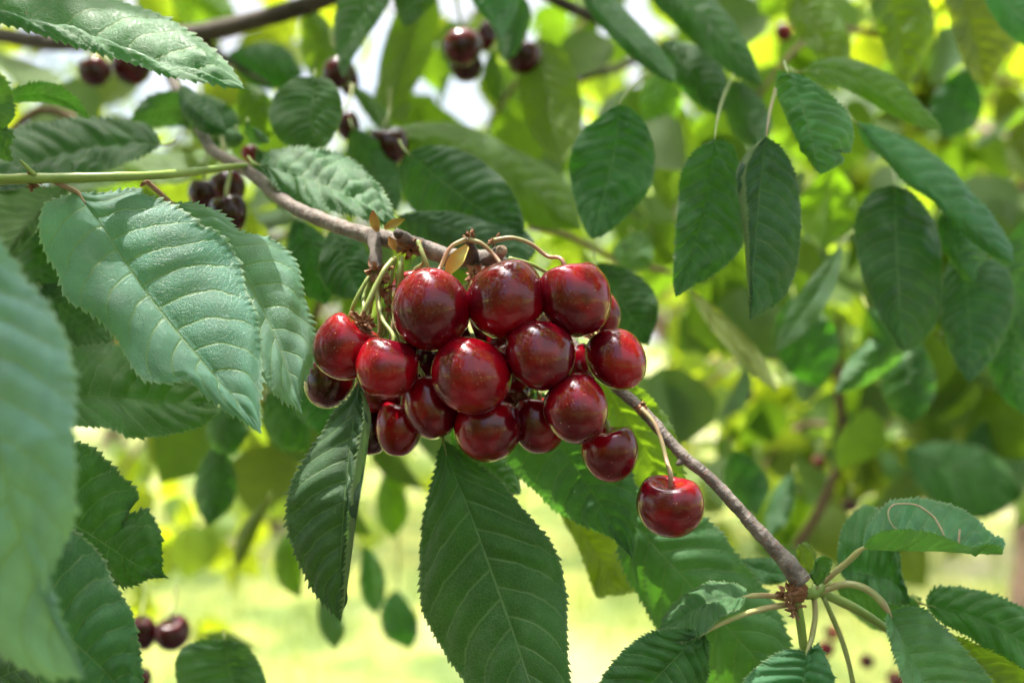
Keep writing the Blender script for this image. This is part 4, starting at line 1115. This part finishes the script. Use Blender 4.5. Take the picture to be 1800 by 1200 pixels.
twig('dark leafy twig behind the torn matt teal leaf', 1560, 60, .90, -260, 150, .3, 16, 54, tint=DK)
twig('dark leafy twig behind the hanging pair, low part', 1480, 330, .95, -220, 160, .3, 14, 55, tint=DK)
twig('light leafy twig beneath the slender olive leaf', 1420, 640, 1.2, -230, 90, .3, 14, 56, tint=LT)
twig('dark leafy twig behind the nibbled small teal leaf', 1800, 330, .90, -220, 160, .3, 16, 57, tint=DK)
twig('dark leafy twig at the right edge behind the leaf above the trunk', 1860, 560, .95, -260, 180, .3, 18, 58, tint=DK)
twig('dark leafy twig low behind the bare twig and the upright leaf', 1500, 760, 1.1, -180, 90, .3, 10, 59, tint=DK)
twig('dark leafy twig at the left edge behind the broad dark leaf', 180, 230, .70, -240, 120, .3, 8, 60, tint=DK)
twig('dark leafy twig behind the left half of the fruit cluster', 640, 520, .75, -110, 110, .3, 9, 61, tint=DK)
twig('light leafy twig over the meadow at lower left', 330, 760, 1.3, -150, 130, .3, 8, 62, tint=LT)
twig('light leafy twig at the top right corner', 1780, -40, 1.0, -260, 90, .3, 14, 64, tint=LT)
for lab, pts in (('thin blurred shoot hanging from behind the fruit over the meadow', [(640, 640, .64), (664, 740, .74), (680, 822, .80), (700, 930, .82), (700, 1030, .82)]),
                 ('thin blurred shoot linking the small leaves at lower left', [(520, 600, .50), (470, 690, .54), (410, 706, .56), (386, 774, .62)]),
                 ('thin blurred shoot behind the rolled leaf tip', [(560, 800, .66), (535, 880, .67), (520, 930, .68), (575, 1040, .66), (640, 960, .70)])):
    mb = MB(); mb.tube([P(*p) for p in pts], [.0011, .0010, .0008], 8, 30, .05, seed=4)
    tag(mb.build('bare_stem', M['stem']), lab, 'stem')
# bare blurred stems at right
for lab, pts, rad in (('grey blurred upright stem behind the foliage, right of the bare twig', [(1470, 560, .95), (1476, 700, .95), (1480, 790, .95), (1448, 880, .95), (1400, 960, .96)], .0048),
                      ('thin blurred olive stem crossing behind the upper right cherries', [(930, 398, .6), (1000, 415, .62), (1060, 445, .64), (1180, 480, .68)], .0018)):
    mb = MB(); q = [P(*p) for p in pts]
    mb.tube(q, [rad] * len(q), 10, 30, .05, seed=4)
    o = mb.build('bare_stem', M['far_bark']); tag(o, lab, 'stem')

# ------------------------------------------------------------------ the fruiting branch
br = thing('fruiting_branch', P(372, 262, .43), 'grey-brown cherry branch carrying the fruit cluster, running from upper left to lower right', 'branch')
mb = MB()
mb.tube([P(345, 210, .455), P(372, 262, .43), P(440, 303, .405), P(510, 360, .385), P(580, 392, .372), P(650, 414, .362), P(700, 424, .358)],
        [.0022, .0024, .0025, .0027, .0027, .0029, .0030], 18, 110, .055, seed=12)
mb.tube([P(690, 424, .358), P(745, 436, .357), P(790, 452, .358), P(850, 455, .357), P(880, 470, .366), P(960, 560, .378), P(1040, 640, .372), P(1090, 686, .362), P(1130, 722, .357),
         P(1200, 800, .352), P(1250, 842, .350), P(1330, 930, .348), P(1385, 990, .347), P(1408, 1022, .347)],
        [.0030, .0032, .0034, .0040, .0036, .0026, .0022, .0021, .0021, .0021, .0021, .0023, .0027, .0037], 18, 240, .055, seed=13)
mb.build('wood', M['bark'], br)
def part_tube(name, pts, rad, mat, parent, seg=14, n=24, bump=.05, seed=1):
    m_ = MB(); m_.tube([P(*p) for p in pts], rad, seg, n, bump, seed=seed); return m_.build(name, M[mat], parent)
part_tube('spur', [(655, 412, .360), (660, 438, .354), (661, 455, .351), (663, 474, .350)], [.0034, .0024, .0022, .0019], 'bark', br, n=26, bump=.09, seed=2)
part_tube('spur', [(742, 436, .357), (722, 424, .352), (702, 412, .347)], [.0032, .0022, .0019], 'bark', br, seed=3, bump=.07)
part_tube('spur', [(830, 458, .357), (828, 440, .350), (824, 424, .345)], [.0030, .0022, .0016], 'bark', br, seed=4, bump=.1)
part_tube('spur', [(848, 462, .357), (866, 452, .350), (880, 442, .346)], [.0036, .0028, .0023], 'bark', br, seed=5, bump=.07)
part_tube('spur', [(845, 468, .357), (850, 480, .352), (852, 492, .349)], [.0036, .0028, .0020], 'bark', br, seed=6, bump=.12)
part_tube('cut_end', [(880, 442, .3462), (884, 440, .3448)], [.0021, .0019], 'cut', br, n=4, bump=.03, seed=6)
part_tube('cut_end', [(701, 411, .3468), (697, 408, .3456)], [.0018, .0015], 'dark_bark', br, n=4, bump=.06, seed=6)
part_tube('bud_knob', [(1125, 716, .3555), (1130, 721, .3545)], [.0022, .0018], 'scale', br, n=8, bump=.12, seed=9)
part_tube('bud_knob', [(1196, 812, .350), (1190, 816, .3495)], [.0013, .0006], 'bark', br, n=8, bump=.08, seed=8)
part_tube('bud_knob', [(1408, 1025, .347), (1402, 1040, .347), (1405, 1052, .348)], [.0030, .0032, .0022], 'scale', br, n=16, bump=.14, seed=9)
part_tube('green_spur', [(1402, 1055, .348), (1408, 1100, .349), (1414, 1148, .350)], [.0013, .0016, .0013], 'shoot', br, n=16, bump=.05, seed=9)
part_tube('green_spur', [(1440, 1040, .353), (1500, 1067, .356), (1563, 1108, .360), (1620, 1150, .366)], [.0018, .0017, .0014, .0012], 'shoot', br, n=24, bump=.04, seed=9)
part_tube('green_spur', [(1412, 1040, .350), (1428, 1042, .351), (1447, 1030, .352)], [.0022, .0022, .0016], 'shoot', br, n=16, bump=.08, seed=19)
part_tube('green_spur', [(1448, 1050, .352), (1477, 1117, .353), (1492, 1165, .352), (1505, 1230, .350)], [.0009, .0009, .0009, .0009], 'stem', br, n=24, bump=.04, seed=9)

def scales(cx, cy, d, rad_px, n, size, seed, parent, name='bud_scales', mat='scale'):
    """crumpled cluster of dry scales"""
    r = np.random.default_rng(seed); m_ = MB()
    for k in range(n):
        o = r.normal(size=3); o /= np.linalg.norm(o)
        c = P(cx, cy, d) + o * np.array([1, .6, 1]) * rad_px / F * d * r.uniform(.3, 1)
        t1 = o + r.normal(size=3) * .6; t1 /= np.linalg.norm(t1)
        t2 = np.cross(t1, r.normal(size=3)); t2 /= np.linalg.norm(t2); t3 = np.cross(t1, t2)
        L = size * r.uniform(.5, 1.3); W = L * r.uniform(.18, .42)
        V = []
        for i, (s, ww) in enumerate(((0, .6), (.35, 1), (.7, .8), (1, .08))):
            for q in (-1, -.3, .4, 1):
                V.append(c + t1 * L * s + t2 * W * ww * q + t3 * (W * .5 * (1 - q * q) + L * .25 * s * s) + r.normal(size=3) * L * .05)
        f = [(i*4+j, i*4+j+1, i*4+j+5, i*4+j+4) for i in range(3) for j in range(3)]
        m_.add(V, f)
    return m_.build(name, M[mat], parent)
scales(662, 478, .350, 12, 26, .0034, 51, br)
scales(722, 436, .352, 12, 26, .0036, 52, br)
scales(676, 503, .350, 12, 20, .0032, 53, br)
scales(845, 486, .350, 18, 34, .0044, 54, br)
scales(868, 424, .345, 7, 14, .0022, 55, br)
scales(826, 418, .344, 8, 16, .0022, 56, br)
scales(1128, 716, .355, 8, 14, .0022, 57, br)
scales(1386, 1038, .346, 12, 30, .0036, 58, br)
scales(1396, 1072, .347, 6, 10, .0036, 59, br)
scales(1412, 1056, .350, 16, 16, .0028, 60, br)
scales(1050, 602, .352, 15, 36, .0034, 61, br)
scales(912, 690, .356, 12, 26, .0030, 62, br)
scales(706, 420, .352, 8, 14, .0024, 63, br)
scales(690, 540, .352, 10, 16, .0030, 64, br)
for k, (mid_, w_) in enumerate((([(822, 432, .343), (806, 452, .341), (792, 472, .342), (784, 490, .344)], 13), ([(664, 408, .356), (659, 390, .352), (656, 370, .350)], 11),
                               ([(676, 402, .355), (692, 394, .351), (712, 386, .350)], 9), ([(694, 440, .349), (690, 428, .347), (684, 416, .347)], 8))):
    m_ = MB()
    c = spline([P(*p) for p in mid_], 14)
    tt = np.gradient(c, axis=0); tt /= np.linalg.norm(tt, axis=1)[:, None]
    sd2 = np.cross(tt, [0, 1, .2]); V = []
    for i in range(15):
        ww = math.sin(math.pi * min(1, .12 + i / 14 * .85)) * w_ / F * .345
        for q in (-1, -.5, 0, .5, 1):
            V.append(c[i] + sd2[i] * ww * q + np.array([0, -.0012, 0]) * (q * q))
    m_.add(V, [(i*5+j, i*5+j+1, i*5+j+6, i*5+j+5) for i in range(14) for j in range(4)])
    m_.build('bract', M['bract'], br)

sh = thing('green_shoot', P(430, 293, .41), 'smooth pale green shoot running level from the left edge to the branch', 'shoot')
mb = MB()
mb.tube([P(440, 291, .41), P(400, 294, .385), P(300, 306, .345), P(200, 311, .330), P(60, 314, .322), P(-80, 318, .318)], [.0010, .0013, .0015, .0015, .0017, .0019], 14, 70, .05, seed=5)
mb.build('stem', M['shoot'], sh)
scales(60, 318, .322, 7, 16, .0026, 71, sh)
scales(256, 318, .338, 5, 8, .0016, 72, sh)
part_tube('stipule', [(62, 308, .321), (48, 295, .320), (35, 281, .319)], [.0007, .0008, .0003], 'shoot', sh, n=12)

# ------------------------------------------------------------------ cherries
FRUIT_GROUP = 'cherries of the main cluster'
def cherry(label, cx, cy, d, rx, ry, axis, stem=None, mat='cherry', smat='stem', dimple=.30, group=FRUIT_GROUP, seed=0, nth=40, nph=56, sr=.00072):
    """rx/ry radii in px across and along the stem axis; axis = (right, up, towards camera) of the stem dimple"""
    rx *= 1.06; ry *= 1.05
    R = rx / F * d; RZ = ry / F * d
    c = P(cx, cy, d)
    r = np.random.default_rng(500 + seed)
    a = np.array([axis[0], -axis[2], axis[1]], float); a /= np.linalg.norm(a)
    ref = np.array([1.0, 0, 0]) if abs(a[0]) < .8 else np.array([0, 0, 1.0])
    u = np.cross(ref, a); u /= np.linalg.norm(u); v = np.cross(a, u)
    th = np.linspace(0, np.pi, nth)[:, None]; ph = np.linspace(0, 2*np.pi, nph, endpoint=False)[None]
    p0 = r.uniform(0, 6.28); hw = r.uniform(.06, .13); el = r.uniform(.02, .05)
    rad = np.sin(th) ** .88 * (1 + hw * np.cos(th)) * (1 + el * np.cos(2 * (ph - p0)) + .014 * np.cos(3 * ph + p0))
    sut = np.exp(-((np.angle(np.exp(1j * (ph - p0 - 1.2)))) / .14) ** 2)
    rad = rad * (1 - .016 * sut * np.sin(th))
    z = np.cos(th) * (1 + 0 * ph) - dimple * np.exp(-(th / .40) ** 2) * (1 + .22 * np.cos(ph - p0)) - .03 * np.exp(-((np.pi - th) / .16) ** 2) * -1
    z = z + .07 * np.exp(-((th - .75) / .4) ** 2) * (1 + .9 * np.cos(2 * (ph - p0)))
    V = (rad * np.cos(ph))[..., None] * u * R + (rad * np.sin(ph))[..., None] * v * R + z[..., None] * a * RZ
    V = V.reshape(-1, 3)
    ii = np.arange(nth * nph).reshape(nth, nph); jj = np.roll(ii, -1, axis=1)
    f = np.stack([ii[:-1], ii[1:], jj[1:], jj[:-1]], -1).reshape(-1, 4)
    t = thing('cherry', c, label, 'cherry', group)
    me = mesh('fruit', V, f)
    o = bpy.data.objects.new('fruit', me); C.objects.link(o); me.materials.append(M[mat])
    o.parent = t
    top = c + a * RZ * (1 - dimple - .02)
    if stem is not None:
        m_ = MB()
        pts = [top, c + a * RZ * 1.12] + [P(*p) for p in stem]
        m_.tube(pts, [sr * 1.25, sr] + [sr] * (len(stem) - 1) + [sr * 1.35], 10, 40, .03, seed=seed)
        m_.build('stalk', M[smat], t)
    return t

cherry('large purple-red cherry at the upper left of the cluster, the topmost on the left', 757, 549, .334, 68, 65, (.1, .8, -.35), [(774, 470, .342), (792, 435, .343), (820, 420, .344)], smat='stem_pink', seed=1)
cherry('bright red cherry at the top centre of the cluster, under the arching pink stalk', 889, 530, .334, 65, 63, (-.1, .8, -.4), [(868, 448, .343), (846, 428, .343), (824, 421, .344)], smat='stem_pink', seed=2)
cherry('heart shaped cherry at the top right of the cluster with its dimple at upper left', 1012, 526, .336, 61, 64, (-.32, .9, -.05), [(962, 450, .343), (932, 428, .343), (900, 418, .343), (868, 423, .344)], smat='stem_pink', dimple=.34, seed=3)
cherry('cherry half hidden behind the heart shaped one at the right', 1053, 549, .362, 37, 42, (-.5, .8, -.3), [(960, 478, .358), (935, 465, .356), (895, 455, .352)], seed=4)
cherry('cherry at the far right of the cluster with brown fluff on its left', 1086, 633, .338, 48, 53, (-.45, .7, -.5), [(1050, 588, .35), (1036, 574, .356)], smat='petiole', seed=5)
cherry('red cherry at the far left of the cluster with a dry calyx in its dimple', 606, 612, .343, 52, 54, (.5, .75, .05), [(640, 520, .350), (662, 478, .351)], dimple=.34, seed=6)
cherry('small round cherry second from the left, overlapping the far left one', 680, 648, .333, 51, 51, (.15, .85, -.3), [(672, 560, .342), (664, 520, .348), (661, 482, .351)], seed=7)
cherry('glossy bright red cherry in the very centre of the cluster', 829, 663, .330, 66, 61, (.05, .8, -.5), [(822, 560, .352), (818, 500, .357)], seed=8)
cherry('dark red cherry right of the centre one, touching the top right pair', 951, 627, .330, 58, 57, (-.2, .8, -.4), [(905, 545, .353), (880, 500, .356)], seed=9)
cherry('red cherry at the lower right of the cluster, directly above the small low cherry', 1013, 722, .330, 54, 56, (-.3, .8, -.4), [(960, 640, .353), (930, 600, .358)], seed=10)
cherry('tall narrow cherry between the centre cherry and the lowest left ones', 758, 716, .344, 46, 54, (-.25, .85, -.2), [(715, 620, .353), (700, 570, .354)], seed=11)
cherry('broad cherry at the bottom centre of the cluster', 857, 758, .341, 56, 51, (.0, .85, -.3), [(848, 660, .356), (840, 600, .358)], seed=12)
cherry('darker cherry tucked between the bottom centre and lower right ones', 948, 746, .3475, 46, 49, (.0, .9, .0), [(936, 660, .358), (925, 620, .360)], smat='stem', seed=13)
cherry('small cherry hanging lowest at the right of the cluster', 1073, 797, .342, 46, 48, (-.1, .95, .12), [(1060, 735, .350), (1050, 700, .356)], seed=14, dimple=.26)
cherry('single cherry hanging apart on a long pink stalk from the bare branch', 1178, 890, .338, 54, 51, (-.02, .9, .22), [(1172, 810, .342), (1162, 772, .346), (1149, 742, .349), (1128, 718, .353)], smat='stem_pink', dimple=.34, seed=15, nth=56, nph=72, sr=.00078, group='cherries on the branch')
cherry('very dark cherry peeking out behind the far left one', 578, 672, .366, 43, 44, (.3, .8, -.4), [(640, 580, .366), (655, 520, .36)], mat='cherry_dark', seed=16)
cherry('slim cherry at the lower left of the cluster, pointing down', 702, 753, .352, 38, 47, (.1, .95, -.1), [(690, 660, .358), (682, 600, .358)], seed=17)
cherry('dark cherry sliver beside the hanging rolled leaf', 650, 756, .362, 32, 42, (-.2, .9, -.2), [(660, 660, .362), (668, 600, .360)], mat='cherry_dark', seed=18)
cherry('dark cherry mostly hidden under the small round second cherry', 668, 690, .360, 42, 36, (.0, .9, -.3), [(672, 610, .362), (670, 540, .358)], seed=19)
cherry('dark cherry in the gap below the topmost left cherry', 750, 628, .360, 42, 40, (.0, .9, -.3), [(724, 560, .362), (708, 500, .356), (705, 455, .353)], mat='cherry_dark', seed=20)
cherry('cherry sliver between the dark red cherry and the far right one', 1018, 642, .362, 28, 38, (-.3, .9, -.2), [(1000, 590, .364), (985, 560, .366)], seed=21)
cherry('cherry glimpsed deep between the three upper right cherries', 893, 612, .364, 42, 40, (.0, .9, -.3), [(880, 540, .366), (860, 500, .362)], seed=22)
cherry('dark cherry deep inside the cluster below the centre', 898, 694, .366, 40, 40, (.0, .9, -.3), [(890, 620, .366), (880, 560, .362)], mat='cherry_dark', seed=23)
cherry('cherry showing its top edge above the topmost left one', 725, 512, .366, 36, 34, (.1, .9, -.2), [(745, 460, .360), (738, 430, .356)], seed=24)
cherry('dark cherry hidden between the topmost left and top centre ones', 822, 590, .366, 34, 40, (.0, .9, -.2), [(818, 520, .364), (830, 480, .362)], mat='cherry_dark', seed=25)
cherry('cherry filling the middle of the cluster, between the centre and dark red ones', 898, 650, .356, 40, 42, (.0, .9, -.3), [(890, 600, .36), (884, 550, .362)], seed=27)
cherry('cherry half covered by the tall narrow one and the hanging leaf', 720, 700, .362, 36, 38, (.0, .9, -.3), [(716, 640, .362), (712, 560, .362)], seed=28)
cherry('pinkish cherry spot between the tall narrow and centre cherries', 740, 668, .372, 32, 30, (.0, .9, -.2), [(730, 600, .372), (712, 540, .364)], seed=26)
# spare stalks and the dry calyx on the left fruit
for lab, pts, mt in (('thin bent green stalk reaching the dry calyx of the far left cherry', [(690, 457, .350), (676, 474, .346), (662, 500, .344), (646, 534, .342), (634, 562, .342)], 'stem'),
                     ('pinkish stalk leading behind the second cherry from the left', [(700, 480, .354), (698, 530, .350), (692, 566, .346), (688, 600, .346)], 'stem_pink'),
                     ('short green stalk stub left of the topmost left cherry', [(706, 452, .350), (702, 478, .348), (700, 505, .350)], 'stem'),
                     ('pale green stalk passing behind the topmost left cherry', [(734, 424, .351), (744, 450, .349), (754, 475, .350), (762, 492, .354)], 'stem')):
    m_ = MB(); m_.tube([P(*p) for p in pts], [.0010, .0009, .0009, .0010], 10, 30, .03, seed=8)
    tag(m_.build('stalk', M[mt]), lab, 'stalk')
for lab, pts, mt in (('leftmost thin green stalk under the knobbly spur', [(655, 478, .351), (640, 500, .349), (624, 530, .348), (616, 556, .350)], 'stem'),
                     ('short green stalk crossing behind the spur scales', [(664, 478, .354), (676, 520, .356), (690, 560, .358), (704, 600, .362)], 'stem'),
                     ('yellow green stalk beside the spur, leading to the rear fruit', [(668, 480, .355), (664, 530, .356), (668, 575, .357), (664, 600, .360)], 'petiole'),
                     ('thin stalk hanging in the gap left of the topmost left cherry', [(694, 452, .353), (688, 490, .354), (684, 530, .355), (676, 590, .358)], 'stem')):
    m_ = MB(); m_.tube([P(*p) for p in pts], [.0009, .0007, .0007, .0009], 10, 30, .04, seed=18)
    tag(m_.build('stalk', M[mt]), lab, 'stalk')
o = scales(638, 567, .339, 13, 44, .0030, 65, None, 'dry_calyx'); tag(o, 'crumpled brown dry calyx on top of the far left cherry', 'calyx')
for k, (x, y) in enumerate(((652, 578), (624, 560))):
    pass

# background cherries, blurred
BG = 'blurred cherries in the background'
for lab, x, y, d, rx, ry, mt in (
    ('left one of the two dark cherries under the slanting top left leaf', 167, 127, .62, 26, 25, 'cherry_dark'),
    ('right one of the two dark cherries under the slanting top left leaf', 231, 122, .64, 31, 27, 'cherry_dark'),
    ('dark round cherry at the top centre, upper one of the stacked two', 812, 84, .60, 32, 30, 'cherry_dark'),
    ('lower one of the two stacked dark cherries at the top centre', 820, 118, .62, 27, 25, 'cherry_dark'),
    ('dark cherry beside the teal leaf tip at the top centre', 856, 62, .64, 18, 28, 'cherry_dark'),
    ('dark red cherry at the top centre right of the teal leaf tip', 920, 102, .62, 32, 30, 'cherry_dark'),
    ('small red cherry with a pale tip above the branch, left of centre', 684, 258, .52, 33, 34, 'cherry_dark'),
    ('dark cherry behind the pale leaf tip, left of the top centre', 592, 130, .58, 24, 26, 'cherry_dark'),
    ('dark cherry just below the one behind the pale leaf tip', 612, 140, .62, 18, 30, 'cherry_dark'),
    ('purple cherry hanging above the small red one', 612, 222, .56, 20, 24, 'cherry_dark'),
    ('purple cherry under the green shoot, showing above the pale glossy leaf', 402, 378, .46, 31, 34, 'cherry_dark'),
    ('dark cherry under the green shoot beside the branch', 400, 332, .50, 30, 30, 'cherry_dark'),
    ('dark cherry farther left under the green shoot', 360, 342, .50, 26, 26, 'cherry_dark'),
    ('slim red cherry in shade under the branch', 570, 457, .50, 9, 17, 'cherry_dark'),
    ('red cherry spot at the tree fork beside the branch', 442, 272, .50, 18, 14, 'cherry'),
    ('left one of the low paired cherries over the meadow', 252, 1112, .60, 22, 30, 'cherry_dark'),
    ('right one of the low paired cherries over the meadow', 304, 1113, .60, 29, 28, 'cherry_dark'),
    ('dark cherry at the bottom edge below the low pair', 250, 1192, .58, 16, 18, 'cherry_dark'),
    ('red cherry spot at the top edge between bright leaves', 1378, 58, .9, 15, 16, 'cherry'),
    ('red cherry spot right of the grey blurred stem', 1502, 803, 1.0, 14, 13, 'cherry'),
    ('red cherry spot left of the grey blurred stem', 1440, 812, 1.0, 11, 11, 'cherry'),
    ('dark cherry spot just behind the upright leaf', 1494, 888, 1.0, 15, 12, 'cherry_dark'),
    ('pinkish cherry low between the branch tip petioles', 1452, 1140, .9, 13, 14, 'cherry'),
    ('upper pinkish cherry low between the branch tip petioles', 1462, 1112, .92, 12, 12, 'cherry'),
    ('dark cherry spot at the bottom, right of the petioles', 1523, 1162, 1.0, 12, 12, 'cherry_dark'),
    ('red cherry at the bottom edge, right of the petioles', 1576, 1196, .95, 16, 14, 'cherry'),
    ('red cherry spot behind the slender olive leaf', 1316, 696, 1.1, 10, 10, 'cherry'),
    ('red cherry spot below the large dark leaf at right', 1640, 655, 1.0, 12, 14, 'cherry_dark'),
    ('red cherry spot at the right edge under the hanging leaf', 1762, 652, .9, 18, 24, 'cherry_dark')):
    sx = x + random.uniform(-12, 12)
    cherry(lab, x, y, d, rx, ry, (random.uniform(-.3, .3), .9, random.uniform(-.3, .3)), [(x + (sx - x) * .5, y - ry * 2.0, d + .004), (sx, y - ry * 3.0, d + .01)], mat=mt, group=BG, seed=int(x) % 97, nth=26, nph=34, sr=.0009)

# ------------------------------------------------------------------ the dry straw on the boat shaped leaf
m_ = MB(); m_.tube([P(1586, 936, .352), P(1568, 922, .352), P(1561, 900, .354), P(1570, 887, .355), P(1590, 885, .355), P(1612, 888, .354), P(1640, 907, .351), P(1652, 925, .348), P(1660, 942, .346)],
                   [.0002, .0002, .0002, .0003, .0003, .0004, .0004, .0004, .0003], 8, 50, .04)
tag(m_.build('dry_straw', M['straw']), 'curled tan straw looped on the boat shaped leaf', 'straw')
m_ = MB(); m_.tube([P(1685, 955, .342), P(1687, 930, .344)], [.0004, .0004], 8, 8, .04)
tag(m_.build('dry_straw', M['straw']), 'short straight tan straw sticking up on the boat shaped leaf', 'straw')
